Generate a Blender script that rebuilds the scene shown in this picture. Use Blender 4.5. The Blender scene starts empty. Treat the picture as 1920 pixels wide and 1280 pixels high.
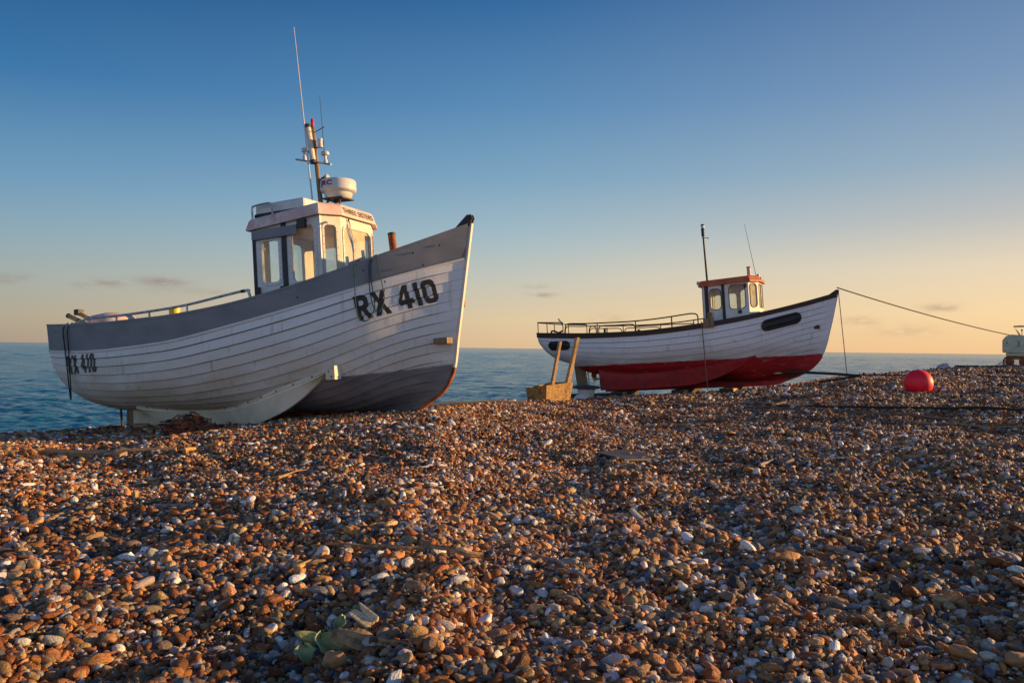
import bpy, bmesh, math, random
import numpy as np
from mathutils import Vector, Matrix
from mathutils.bvhtree import BVHTree
from mathutils import noise as mnoise
PI = math.pi
R = math.radians
random.seed(7)
rng = np.random.default_rng(11)
scene = bpy.context.scene
col = scene.collection

# ------------------------------------------------------------------ camera
FPX = 1493.0
PITCH, ROLL = R(0.49), R(0.70)
cam_d = bpy.data.cameras.new('camera')
cam = bpy.data.objects.new('camera', cam_d)
col.objects.link(cam)
CM = (Matrix.Rotation(PI/2 + PITCH, 4, 'X') @ Matrix.Rotation(ROLL, 4, 'Z'))
cam.matrix_world = CM
cam_d.sensor_width = 36.0
cam_d.lens = FPX/1920*36
cam_d.clip_start = 0.05
cam_d.clip_end = 200000
scene.camera = cam

def pt(px, py, Y):
    d = CM.to_3x3() @ Vector(((px-960)/FPX, -(py-640)/FPX, -1.0))
    return d*(Y/d.y)

# ------------------------------------------------------------------ sun and sky
SUN_AZ, SUN_EL = R(80), R(10)
sd = bpy.data.lights.new('sun', 'SUN')
sd.energy = 5.0
sd.angle = R(0.6)
sd.color = (1.0, 0.60, 0.25)
so = bpy.data.objects.new('sun', sd)
col.objects.link(so)
sv = Vector((math.sin(SUN_AZ)*math.cos(SUN_EL), math.cos(SUN_AZ)*math.cos(SUN_EL), math.sin(SUN_EL)))
so.rotation_euler = sv.to_track_quat('Z', 'Y').to_euler()
so.location = (30, 10, 20)

def lin(c):
    return tuple((x/255/12.92 if x/255 <= .04045 else ((x/255+.055)/1.055)**2.4) for x in c)

world = bpy.data.worlds.new('World')
scene.world = world
world.use_nodes = True
wt = world.node_tree
wt.nodes.clear()
def wn(t, **k):
    n = wt.nodes.new(t)
    for a, b in k.items(): setattr(n, a, b)
    return n
def wmath(op, a, b=None, c=None, clamp=False):
    n = wn('ShaderNodeMath', operation=op, use_clamp=clamp)
    for i, v in enumerate((a, b, c)):
        if v is None: continue
        if isinstance(v, (int, float)): n.inputs[i].default_value = v
        else: wt.links.new(v, n.inputs[i])
    return n.outputs[0]
tc = wn('ShaderNodeTexCoord')
sep = wn('ShaderNodeSeparateXYZ')
wt.links.new(tc.outputs['Generated'], sep.inputs[0])
X_, Y_, Z_ = sep.outputs
el = wmath('MULTIPLY', wmath('ARCSINE', Z_), 180/PI)
hl = wmath('SQRT', wmath('ADD', wmath('MULTIPLY', X_, X_), wmath('ADD', wmath('MULTIPLY', Y_, Y_), 1e-6)))
sdot = wmath('DIVIDE', wmath('ADD', wmath('MULTIPLY', X_, math.sin(SUN_AZ)), wmath('MULTIPLY', Y_, math.cos(SUN_AZ))), hl)
def ramp(stops):
    r = wn('ShaderNodeValToRGB')
    e = r.color_ramp.elements
    while len(e) < len(stops): e.new(0.5)
    for i, (p, c) in enumerate(stops):
        e[i].position = p/60.0
        e[i].color = (*lin(c), 1)
    wt.links.new(wmath('DIVIDE', el, 60.0, clamp=True), r.inputs[0])
    return r.outputs[0]
left = ramp([(0, (176, 158, 138)), (1.6, (182, 170, 148)), (4, (168, 176, 170)), (6.5, (146, 172, 184)), (10, (114, 158, 190)), (16.5, (58, 119, 172)), (24, (27, 83, 138)), (50, (20, 54, 105))])
mid = ramp([(0, (229, 193, 151)), (2, (229, 204, 165)), (5, (200, 200, 188)), (8, (166, 190, 200)), (12, (128, 168, 196)), (17, (92, 142, 186)), (24, (48, 104, 160)), (50, (26, 60, 112))])
right = ramp([(0, (251, 203, 148)), (2.5, (254, 219, 168)), (5.5, (236, 217, 188)), (8.5, (194, 194, 192)), (12, (154, 176, 194)), (17, (122, 152, 188)), (24, (88, 123, 168)), (50, (40, 70, 122))])
def mix(f, a, b):
    n = wn('ShaderNodeMixRGB')
    if isinstance(f, float): n.inputs[0].default_value = f
    else: wt.links.new(f, n.inputs[0])
    wt.links.new(a, n.inputs[1]) if not isinstance(a, tuple) else setattr(n.inputs[1], 'default_value', a)
    wt.links.new(b, n.inputs[2]) if not isinstance(b, tuple) else setattr(n.inputs[2], 'default_value', b)
    return n.outputs[0]
def mrange(v, a, b):
    n = wn('ShaderNodeMapRange')
    n.interpolation_type = 'LINEAR'
    wt.links.new(v, n.inputs[0]); n.inputs[1].default_value = a; n.inputs[2].default_value = b
    return n.outputs[0]
grad = mix(mrange(sdot, -0.386, 0.174), left, mid)
grad = mix(mrange(sdot, 0.174, 0.678), grad, right)
# thin low clouds, placed by direction in the sky
az = wmath('MULTIPLY', wmath('ARCTAN2', X_, Y_), 180/PI)
nz = wn('ShaderNodeTexNoise'); nz.inputs['Scale'].default_value = 55; nz.inputs['Detail'].default_value = 5
mp = wn('ShaderNodeMapping'); mp.inputs['Scale'].default_value = (1, 1, 3.2)
wt.links.new(tc.outputs['Generated'], mp.inputs[0]); wt.links.new(mp.outputs[0], nz.inputs[0])
total = None
for (px, py, w, h, s) in [(305, 528, 34, 7, 1.0), (202, 530, 20, 6, .75), (160, 534, 16, 5, .7), (25, 518, 20, 5, .7), (390, 547, 22, 4, .35), (1018, 553, 20, 4, .7), (1005, 537, 22, 4, .35),
                          (1612, 601, 26, 6, .6), (1765, 577, 26, 6, .7), (1700, 620, 44, 10, .3), (1140, 598, 26, 8, .3), (6, 528, 16, 4, .5), (330, 545, 60, 6, .2)]:
    d = pt(px, py, 1).normalized()
    a0, e0 = math.degrees(math.atan2(d.x, d.y)), math.degrees(math.asin(d.z))
    k = 1493*PI/180
    dx = wmath('DIVIDE', wmath('SUBTRACT', az, a0), w/k)
    dy = wmath('DIVIDE', wmath('SUBTRACT', el, e0), h/k)
    r2 = wmath('ADD', wmath('MULTIPLY', dx, dx), wmath('MULTIPLY', dy, dy))
    g = wmath('MULTIPLY', wmath('EXPONENT', wmath('MULTIPLY', r2, -0.8)), s)
    total = g if total is None else wmath('ADD', total, g)
cl = wmath('MULTIPLY', total, mrange(nz.outputs[0], .30, .55), clamp=True)
cl = wmath('MULTIPLY', cl, .68, clamp=True)
grad = mix(cl, grad, (*lin((150, 128, 122)), 1))
back = ramp([(0, (216, 223, 240)), (6, (204, 220, 242)), (15, (156, 190, 226)), (28, (100, 130, 172)), (55, (34, 66, 118))])  # unseen sky behind the camera, brightened to light the shaded hull side
grad = mix(mrange(Y_, 0.15, -0.45), grad, back)
below = mrange(el, 0.0, -1.0)
grad = mix(below, grad, (*lin((60, 75, 90)), 1))
nish = wn('ShaderNodeTexSky', sky_type='NISHITA', sun_disc=False, sun_elevation=SUN_EL, sun_rotation=SUN_AZ)
bg1 = wn('ShaderNodeBackground'); wt.links.new(nish.outputs[0], bg1.inputs[0]); bg1.inputs[1].default_value = 0.05
bg2 = wn('ShaderNodeBackground'); wt.links.new(grad, bg2.inputs[0]); bg2.inputs[1].default_value = 0.665
ms = wn('ShaderNodeMixShader'); ms.inputs[0].default_value = 0.92
wt.links.new(bg1.outputs[0], ms.inputs[1]); wt.links.new(bg2.outputs[0], ms.inputs[2])
wo = wn('ShaderNodeOutputWorld'); wt.links.new(ms.outputs[0], wo.inputs[0])

scene.view_settings.view_transform = 'Standard'
scene.view_settings.look = 'None'
scene.view_settings.gamma = 1
scene.view_settings.exposure = 0.60
scene.render.engine = 'CYCLES'
scene.cycles.transparent_max_bounces = 16

# ------------------------------------------------------------------ tagging
def tag(o, label=None, cat=None, group=None, kind=None):
    if label: o['label'] = label
    if cat: o['category'] = cat
    if group: o['group'] = group
    if kind: o['kind'] = kind
    return o
def empty(name, loc=(0, 0, 0), mat=None, **k):
    o = bpy.data.objects.new(name, None); col.objects.link(o)
    o.empty_display_size = .2
    if mat is not None: o.matrix_world = mat
    else: o.location = loc
    tag(o, **k)
    return o

# ------------------------------------------------------------------ materials
MATS = {}
def material(name, base, rough=.7, metal=0., c2=None, scale=6., stretch=(1, 1, 1), lo=.4, hi=.65, bump=0., bscale=40., c3=None, c3s=2.5, c3lo=.6, c3hi=.75, spec=.5, emit=0):
    m = bpy.data.materials.new(name); m.use_nodes = True
    nt = m.node_tree; p = nt.nodes['Principled BSDF']
    p.inputs['Roughness'].default_value = rough; p.inputs['Metallic'].default_value = metal
    p.inputs['Specular IOR Level'].default_value = spec
    tcn = nt.nodes.new('ShaderNodeTexCoord')
    def nrange(sc, st, a, b, det=6):
        mpn = nt.nodes.new('ShaderNodeMapping'); mpn.inputs['Scale'].default_value = st
        nt.links.new(tcn.outputs['Object'], mpn.inputs[0])
        n = nt.nodes.new('ShaderNodeTexNoise'); n.inputs['Scale'].default_value = sc; n.inputs['Detail'].default_value = det
        nt.links.new(mpn.outputs[0], n.inputs[0])
        r = nt.nodes.new('ShaderNodeMapRange'); r.inputs[1].default_value = a; r.inputs[2].default_value = b
        nt.links.new(n.outputs[0], r.inputs[0])
        return r.outputs[0], n.outputs[0]
    cur = None
    rgb = nt.nodes.new('ShaderNodeRGB'); rgb.outputs[0].default_value = (*base, 1); cur = rgb.outputs[0]
    def mx(f, b):
        nonlocal cur
        n = nt.nodes.new('ShaderNodeMixRGB')
        nt.links.new(f, n.inputs[0]); nt.links.new(cur, n.inputs[1]); n.inputs[2].default_value = (*b, 1)
        cur = n.outputs[0]
    if c2: mx(nrange(scale, stretch, lo, hi)[0], c2)
    if c3: mx(nrange(c3s, stretch, c3lo, c3hi)[0], c3)
    nt.links.new(cur, p.inputs['Base Color'])
    if bump:
        b = nt.nodes.new('ShaderNodeBump'); b.inputs['Strength'].default_value = bump; b.inputs['Distance'].default_value = .01
        nt.links.new(nrange(bscale, stretch, 0, 1, 4)[1], b.inputs['Height']); nt.links.new(b.outputs[0], p.inputs['Normal'])
    MATS[name] = m
    m['cur'] = 0
    return m
def hull_material(name, top, bottom, wl, slope, stain, algae, grime_h, aft=-5.):
    """white topsides over antifouling paint, parted at a straight water line in boat space, with stains and shade painted towards the keel"""
    m = material(name, top, .55, c2=tuple(x*.9 for x in top), scale=3, stretch=(.5, 1, 1.6), lo=.35, hi=.75, bump=.12, bscale=14)
    nt = m.node_tree; p = nt.nodes['Principled BSDF']
    cur = p.inputs['Base Color'].links[0].from_socket
    tcn = nt.nodes.new('ShaderNodeTexCoord'); s = nt.nodes.new('ShaderNodeSeparateXYZ'); nt.links.new(tcn.outputs['Object'], s.inputs[0])
    def mth(op, a, b, clamp=False):
        n = nt.nodes.new('ShaderNodeMath'); n.operation = op; n.use_clamp = clamp
        for i, v in enumerate((a, b)):
            if isinstance(v, (int, float)): n.inputs[i].default_value = v
            else: nt.links.new(v, n.inputs[i])
        return n.outputs[0]
    def nz(sc, st, a, b, det=6):
        mpn = nt.nodes.new('ShaderNodeMapping'); mpn.inputs['Scale'].default_value = st
        nt.links.new(tcn.outputs['Object'], mpn.inputs[0])
        n = nt.nodes.new('ShaderNodeTexNoise'); n.inputs['Scale'].default_value = sc; n.inputs['Detail'].default_value = det
        nt.links.new(mpn.outputs[0], n.inputs[0])
        r = nt.nodes.new('ShaderNodeMapRange'); r.inputs[1].default_value = a; r.inputs[2].default_value = b
        nt.links.new(n.outputs[0], r.inputs[0]); return r.outputs[0]
    def mx(f, a, b):
        n = nt.nodes.new('ShaderNodeMixRGB'); nt.links.new(f, n.inputs[0]); nt.links.new(a, n.inputs[1])
        if isinstance(b, tuple): n.inputs[2].default_value = (*b, 1)
        else: nt.links.new(b, n.inputs[2])
        return n.outputs[0]
    z = s.outputs[2]; x = s.outputs[0]
    # scum towards the water line
    gr = nt.nodes.new('ShaderNodeMapRange'); gr.inputs[1].default_value = grime_h; gr.inputs[2].default_value = wl-.1
    nt.links.new(z, gr.inputs[0])
    f = mth('MULTIPLY', gr.outputs[0], nz(2.2, (.6, 1, 2.2), .12, .62), True)
    cur = mx(mth('MULTIPLY', f, .95), cur, stain)
    # streaks running down
    f = mth('MULTIPLY', nz(9, (1.6, 1.6, .16), .56, .76), nz(1.3, (1, 1, 1), .42, .6), True)
    cur = mx(mth('MULTIPLY', f, .55), cur, algae)
    cur = mx(mth('MULTIPLY', nz(6, (1.3, 1.3, .22), .62, .76), .5), cur, (.36, .19, .09))
    # chips and scuffs
    f = nz(26, (1, 1, 1.4), .71, .74, 8)
    cur = mx(mth('MULTIPLY', f, .6), cur, tuple(c*.5 for c in stain))
    # paint line, slightly wavy
    wav = mth('ADD', mth('MULTIPLY', nz(1.1, (1, 0, 0), 0, 1), .05), mth('MULTIPLY', nz(9, (1, 1, 2), .3, .7), .022))
    line = mth('SUBTRACT', mth('ADD', mth('MULTIPLY', x, slope), wl), mth('SUBTRACT', z, wav))
    line = mth('SUBTRACT', line, mth('MULTIPLY', mth('MAXIMUM', mth('SUBTRACT', aft, x), 0), .5))
    sel = mth('MULTIPLY', line, 45, True)
    low = nt.nodes.new('ShaderNodeRGB'); low.outputs[0].default_value = (*bottom, 1)
    lowc = mx(nz(4, (.5, 1, 1.6), .4, .75), low.outputs[0], tuple(c*.62 for c in bottom))
    keel_shade = nt.nodes.new('ShaderNodeMapRange'); keel_shade.inputs[1].default_value = wl+slope*5-.16; keel_shade.inputs[2].default_value = wl+slope*5-.5; nt.links.new(z, keel_shade.inputs[0])
    lowc = mx(mth('MULTIPLY', keel_shade.outputs[0], nz(2.3, (.5, 1, 2.5), .3, .6)), lowc, tuple(c*.2 for c in bottom))  # bottom paint darkens towards the keel: underside shade painted in with the dirt
    lowc = mx(mth('MULTIPLY', nz(7, (.6, 1, 2), .62, .74), .7), lowc, tuple(min(1, c*.5+.10) for c in stain))
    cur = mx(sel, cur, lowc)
    nt.links.new(cur, p.inputs['Base Color'])
    return m
def glass(name, dirt=.1, dcol=(.8, .75, .65)):
    m = bpy.data.materials.new(name); m.use_nodes = True; nt = m.node_tree; nt.nodes.clear()
    t = nt.nodes.new('ShaderNodeBsdfTransparent'); t.inputs[0].default_value = (.93, .95, .93, 1)
    g = nt.nodes.new('ShaderNodeBsdfGlossy'); g.inputs['Roughness'].default_value = .02
    d = nt.nodes.new('ShaderNodeBsdfDiffuse'); d.inputs[0].default_value = (*dcol, 1)
    lw = nt.nodes.new('ShaderNodeLayerWeight'); lw.inputs[0].default_value = .5
    pw = nt.nodes.new('ShaderNodeMath'); pw.operation = 'POWER'; nt.links.new(lw.outputs['Facing'], pw.inputs[0]); pw.inputs[1].default_value = 5
    fr = nt.nodes.new('ShaderNodeMath'); fr.operation = 'MULTIPLY_ADD'; nt.links.new(pw.outputs[0], fr.inputs[0]); fr.inputs[1].default_value = .5; fr.inputs[2].default_value = .03
    a = nt.nodes.new('ShaderNodeMixShader'); nt.links.new(fr.outputs[0], a.inputs[0]); nt.links.new(t.outputs[0], a.inputs[1]); nt.links.new(g.outputs[0], a.inputs[2])
    b = nt.nodes.new('ShaderNodeMixShader'); nt.links.new(a.outputs[0], b.inputs[1]); nt.links.new(d.outputs[0], b.inputs[2])
    tcn = nt.nodes.new('ShaderNodeTexCoord'); n = nt.nodes.new('ShaderNodeTexNoise'); n.inputs['Scale'].default_value = 5; n.inputs['Detail'].default_value = 6
    nt.links.new(tcn.outputs['Object'], n.inputs[0])
    r = nt.nodes.new('ShaderNodeMapRange'); r.inputs[1].default_value = .3; r.inputs[2].default_value = .75; r.inputs[3].default_value = dirt*.5; r.inputs[4].default_value = dirt*1.6
    nt.links.new(n.outputs[0], r.inputs[0]); nt.links.new(r.outputs[0], b.inputs[0])
    o = nt.nodes.new('ShaderNodeOutputMaterial'); nt.links.new(b.outputs[0], o.inputs[0])
    return m

W = material
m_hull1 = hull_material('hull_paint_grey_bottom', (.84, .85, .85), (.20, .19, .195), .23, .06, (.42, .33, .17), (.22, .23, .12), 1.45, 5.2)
m_hull2 = hull_material('hull_paint_red_bottom', (.84, .82, .84), (.42, .010, .014), .72, .0, (.34, .28, .19), (.35, .33, .28), 1.2)
m_seam = W('seam_dirt', (.13, .105, .08), .9)
m_grey = W('bulwark_grey', (.24, .25, .275), .6, c2=(.19, .20, .22), scale=3, stretch=(.6, 1, 1.5), bump=.1, bscale=12, c3=(.24, .20, .17), c3s=9, c3lo=.66, c3hi=.78)
m_white = W('white_paint', (.76, .75, .72), .5, c2=(.62, .60, .55), scale=4, lo=.45, hi=.8)
m_cream = W('cream_paint', (.74, .68, .58), .5, c2=(.62, .55, .44), scale=5, lo=.45, hi=.8, bump=.05)
m_skirt = W('cream_plate', (.78, .74, .60), .6, c2=(.52, .47, .33), scale=2.5, lo=.4, hi=.75, bump=.1, bscale=10)
m_pink = W('faded_pink_paint', (.70, .52, .46), .6, c2=(.60, .25, .24), scale=3, lo=.5, hi=.72, c3=(.74, .68, .62), c3s=5, c3lo=.5, c3hi=.66)
m_dark = W('dark_paint', (.03, .03, .035), .6, c2=(.06, .055, .05), scale=8)
m_black = W('black_letter_paint', (.012, .012, .014), .45)
m_brown = W('brown_stained_wood', (.055, .028, .02), .6, c2=(.035, .018, .014), scale=5, stretch=(.2, 1, 3), bump=.2)
m_orange = W('orange_roof_paint', (.62, .13, .035), .5, c2=(.45, .08, .03), scale=4)
m_rust = W('rust_iron', (.33, .10, .03), .85, c2=(.12, .04, .02), scale=12, bump=.5, bscale=50)
m_orangerust = W('orange_keel_paint', (.50, .12, .025), .75, c2=(.10, .035, .02), scale=5, lo=.42, hi=.58, bump=.3)
m_iron = W('dark_iron', (.05, .045, .042), .6, .4, c2=(.13, .06, .035), scale=14, lo=.55, hi=.75, bump=.3)
m_steel = W('galvanised_steel', (.62, .64, .66), .35, .3, c2=(.35, .33, .30), scale=12)
m_wood = W('weathered_timber', (.32, .23, .13), .85, c2=(.16, .10, .055), scale=7, stretch=(6, 6, .5), bump=.5, bscale=30)
m_woody = W('yellow_timber', (.60, .37, .16), .8, c2=(.34, .19, .08), scale=9, stretch=(.5, 4, 4), bump=.4)
m_sleeper = W('tarred_timber', (.035, .028, .022), .85, c2=(.08, .055, .035), scale=6, stretch=(.4, 3, 3), bump=.5)
m_plast = W('white_plastic', (.72, .71, .68), .35, c2=(.62, .6, .55), scale=4)
m_ropeg = W('green_rope', (.03, .10, .09), .9, bump=.4, bscale=120)
m_ropeb = W('dark_rope', (.035, .03, .025), .9, bump=.4, bscale=120)
m_roper = W('brown_rope', (.22, .13, .08), .9, bump=.4, bscale=120)
m_red = W('red_lamp', (.7, .02, .02), .3)
m_buoy = W('red_buoy_plastic', (1.0, .012, .04), .5)
_p = m_buoy.node_tree.nodes['Principled BSDF']
_p.inputs['Subsurface Weight'].default_value = .0; _p.inputs['Subsurface Radius'].default_value = (.35, .05, .06); _p.inputs['Subsurface Scale'].default_value = .6
m_yellow = W('yellow_plastic', (.85, .60, .02), .45)
m_letterred = W('dark_red_lettering', (.35, .02, .03), .5)
m_mach = W('pale_green_paint', (.58, .62, .46), .6, c2=(.44, .46, .34), scale=2, c3=(.25, .12, .06), c3s=6, c3lo=.62, c3hi=.72, bump=.2)
m_scoop = W('rusty_yellow_steel', (.44, .25, .07), .75, c2=(.20, .10, .035), scale=16, bump=.6, bscale=60)
m_ropeo = W('orange_netting', (.42, .10, .02), .9, c2=(.06, .04, .03), scale=9)
m_interior = W('wheelhouse_lining', (.62, .55, .42), .7)
m_bronze = W('propeller_bronze', (.55, .36, .12), .4, .7)
g_clear = glass('window_glass', .06)
g_dirty = glass('salted_window_glass', .42, (.85, .74, .5))
g_tint = glass('green_tinted_glass', .06, (.3, .4, .35))

# ------------------------------------------------------------------ mesh builder
class MB:
    def __init__(s): s.v = []; s.f = []; s.m = []; s.M = Matrix.Identity(4)
    def add(s, vs, fs, mi=0, M=None):
        T = s.M if M is None else s.M @ M
        b = len(s.v)
        s.v += [tuple(T @ Vector(v)) for v in vs]
        s.f += [tuple(b+i for i in f) for f in fs]
        s.m += [mi]*len(fs)
    def box(s, a, b, mi=0, M=None):
        x0, y0, z0 = a; x1, y1, z1 = b
        s.add([(x0, y0, z0), (x1, y0, z0), (x1, y1, z0), (x0, y1, z0), (x0, y0, z1), (x1, y0, z1), (x1, y1, z1), (x0, y1, z1)],
              [(0, 3, 2, 1), (4, 5, 6, 7), (0, 1, 5, 4), (1, 2, 6, 5), (2, 3, 7, 6), (3, 0, 4, 7)], mi, M)
    def prism(s, poly, z0, z1, mi=0, M=None):
        n = len(poly)
        vs = [(x, y, z0) for x, y in poly] + [(x, y, z1) for x, y in poly]
        s.add(vs, [tuple(range(n-1, -1, -1)), tuple(range(n, 2*n))] + [(i, (i+1) % n, n+(i+1) % n, n+i) for i in range(n)], mi, M)
    def tube(s, pts, r, seg=8, mi=0, M=None, caps=True):
        pts = [Vector(p) for p in pts]; n = len(pts)
        rs = r if hasattr(r, '__len__') else [r]*n
        vs = []; fs = []; prev = None
        for i, p in enumerate(pts):
            d = (pts[min(i+1, n-1)]-pts[max(i-1, 0)]).normalized()
            if prev is None:
                a = d.cross(Vector((0, 0, 1)))
                if a.length < .1: a = d.cross(Vector((1, 0, 0)))
            else: a = prev - d*prev.dot(d)
            a.normalize(); prev = a; b = d.cross(a)
            for k in range(seg):
                t = 2*PI*k/seg
                vs.append(tuple(p+(a*math.cos(t)+b*math.sin(t))*rs[i]))
        for i in range(n-1):
            for k in range(seg):
                fs.append((i*seg+k, i*seg+(k+1) % seg, (i+1)*seg+(k+1) % seg, (i+1)*seg+k))
        if caps: fs += [tuple(range(seg-1, -1, -1)), tuple((n-1)*seg+k for k in range(seg))]
        s.add(vs, fs, mi, M)
    def lathe(s, prof, seg=24, mi=0, M=None):
        vs = []; fs = []; n = len(prof)
        for r, z in prof:
            for k in range(seg):
                t = 2*PI*k/seg; vs.append((r*math.cos(t), r*math.sin(t), z))
        for i in range(n-1):
            for k in range(seg): fs.append((i*seg+k, i*seg+(k+1) % seg, (i+1)*seg+(k+1) % seg, (i+1)*seg+k))
        fs += [tuple(range(seg-1, -1, -1)), tuple((n-1)*seg+k for k in range(seg))]
        s.add(vs, fs, mi, M)
    def grid(s, rows, mi=0, closed=False):
        nr = len(rows); nc = len(rows[0]); vs = [tuple(p) for r in rows for p in r]
        fs = []
        for i in range(nr-1):
            for j in range(nc if closed else nc-1):
                fs.append((i*nc+j, i*nc+(j+1) % nc, (i+1)*nc+(j+1) % nc, (i+1)*nc+j))
        s.add(vs, fs, mi)
    def build(s, name, mats, parent=None, smooth=False, bevel=0, angle=40, **k):
        me = bpy.data.meshes.new(name)
        me.from_pydata(s.v, [], s.f)
        if not isinstance(mats, (list, tuple)): mats = [mats]
        for m in mats: me.materials.append(m)
        me.polygons.foreach_set('material_index', s.m)
        bm = bmesh.new(); bm.from_mesh(me)
        bmesh.ops.remove_doubles(bm, verts=bm.verts, dist=1e-5)
        bmesh.ops.recalc_face_normals(bm, faces=bm.faces)
        bm.to_mesh(me); bm.free()
        if smooth:
            me.polygons.foreach_set('use_smooth', [True]*len(me.polygons))
            try: me.set_sharp_from_angle(angle=R(angle))
            except Exception: pass
        o = bpy.data.objects.new(name, me); col.objects.link(o)
        if parent is not None: o.parent = parent
        if bevel:
            b = o.modifiers.new('bevel', 'BEVEL'); b.width = bevel; b.segments = 2; b.limit_method = 'ANGLE'
        tag(o, **k)
        return o

def rounded(u0, u1, z0, z1, r, skew=0., n=6):
    """rounded rectangle; skew shifts the lower corners of the u0 side"""
    out = []
    for cx, cy, a0 in ((u1-r, z0+r, -90), (u1-r, z1-r, 0), (u0+r, z1-r, 90), (u0+r, z0+r, 180)):
        for k in range(n+1):
            a = R(a0+90*k/n); x = cx+r*math.cos(a); y = cy+r*math.sin(a)
            if skew and x < (u0+u1)/2: x += skew*(z1-y)/(z1-z0)
            out.append((x, y))
    return out
def plate(mb, outer, holes, M, d0, d1, mi=0):
    """flat plate with holes in its local xz plane, thickness along local y from d0 to d1"""
    bm = bmesh.new()
    loops = [outer]+list(holes); edges = []
    for lp in loops:
        vs = [bm.verts.new((x, d0, z)) for x, z in lp]
        for i in range(len(vs)): edges.append(bm.edges.new((vs[i], vs[(i+1) % len(vs)])))
    res = bmesh.ops.triangle_fill(bm, edges=edges, use_beauty=True)
    faces = [f for f in bm.faces]
    ext = bmesh.ops.extrude_face_region(bm, geom=faces)
    nv = [g for g in ext['geom'] if isinstance(g, bmesh.types.BMVert)]
    bmesh.ops.translate(bm, verts=nv, vec=(0, d1-d0, 0))
    bmesh.ops.recalc_face_normals(bm, faces=bm.faces)
    bm.verts.ensure_lookup_table(); bm.verts.index_update()
    mb.add([tuple(v.co) for v in bm.verts], [tuple(v.index for v in f.verts) for f in bm.faces], mi, M)
    bm.free()

def text_faces(txt, size, bold=0., cond=1., space=1.):
    c = bpy.data.curves.new('t', 'FONT'); c.body = txt; c.size = size; c.offset = bold*size; c.space_character = space; c.fill_mode = 'FRONT'
    c.resolution_u = 4
    o = bpy.data.objects.new('t', c); col.objects.link(o)
    dg = bpy.context.evaluated_depsgraph_get()
    me = bpy.data.meshes.new_from_object(o.evaluated_get(dg))
    bpy.data.objects.remove(o); bpy.data.curves.remove(c)
    bm = bmesh.new(); bm.from_mesh(me); bpy.data.meshes.remove(me)
    bmesh.ops.remove_doubles(bm, verts=bm.verts, dist=1e-5)
    bmesh.ops.triangulate(bm, faces=bm.faces)
    for _ in range(4):
        es = [e for e in bm.edges if e.calc_length() > size*.09]
        if not es: break
        bmesh.ops.subdivide_edges(bm, edges=es, cuts=1)
        bmesh.ops.triangulate(bm, faces=[f for f in bm.faces if len(f.verts) > 3])
    bm.verts.ensure_lookup_table(); bm.verts.index_update()
    v = np.array([(p.co.x*cond, p.co.y) for p in bm.verts]); f = [tuple(x.index for x in q.verts) for q in bm.faces]
    bm.free()
    mn, mxx = v.min(0), v.max(0)
    v = (v-mn); w, h = mxx-mn
    return v, f, w, h

# ------------------------------------------------------------------ ground height
def pchip(xs, ys):
    xs = np.array(xs, float); ys = np.array(ys, float); h = np.diff(xs); d = np.diff(ys)/h
    m = np.zeros_like(ys); m[0] = d[0]; m[-1] = d[-1]
    for i in range(1, len(xs)-1):
        if d[i-1]*d[i] <= 0: m[i] = 0
        else:
            w1 = 2*h[i]+h[i-1]; w2 = h[i]+2*h[i-1]; m[i] = (w1+w2)/(w1/d[i-1]+w2/d[i])
    def f(x):
        x = np.clip(np.asarray(x, float), xs[0], xs[-1]); i = np.clip(np.searchsorted(xs, x, 'right')-1, 0, len(xs)-2)
        t = (x-xs[i])/h[i]; t2 = t*t; t3 = t2*t
        return (2*t3-3*t2+1)*ys[i]+(t3-2*t2+t)*h[i]*m[i]+(-2*t3+3*t2)*ys[i+1]+(t3-t2)*h[i]*m[i+1]
    return f
CREST = [(-900, 850, 9.5), (-300, 838, 10), (0, 815, 10.5), (240, 803, 12.3), (400, 796, 11.6), (600, 782, 10.9), (800, 766, 10.9), (900, 757, 14.5), (985, 752, 18), (1130, 746, 21),
         (1340, 736, 21.4), (1500, 720, 22), (1600, 706, 24), (1700, 698, 25.5), (1800, 690, 27), (1920, 685, 29), (2300, 676, 31), (3400, 670, 34)]
cz = [(-(c[1]-(641+.01225*c[0]))/FPX) for c in CREST]
f_tan = pchip([c[0] for c in CREST], cz)
f_dist = pchip([c[0] for c in CREST], [c[2] for c in CREST])
_P = rng.random((64, 64))
def vnoise(x, y):
    xi = np.floor(x).astype(int); yi = np.floor(y).astype(int); fx = x-xi; fy = y-yi
    fx = fx*fx*(3-2*fx); fy = fy*fy*(3-2*fy)
    g = lambda a, b: _P[(a % 64), (b % 64)]
    return (g(xi, yi)*(1-fx)+g(xi+1, yi)*fx)*(1-fy)+(g(xi, yi+1)*(1-fx)+g(xi+1, yi+1)*fx)*fy-.5
SEA_Z = -5.6
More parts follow.
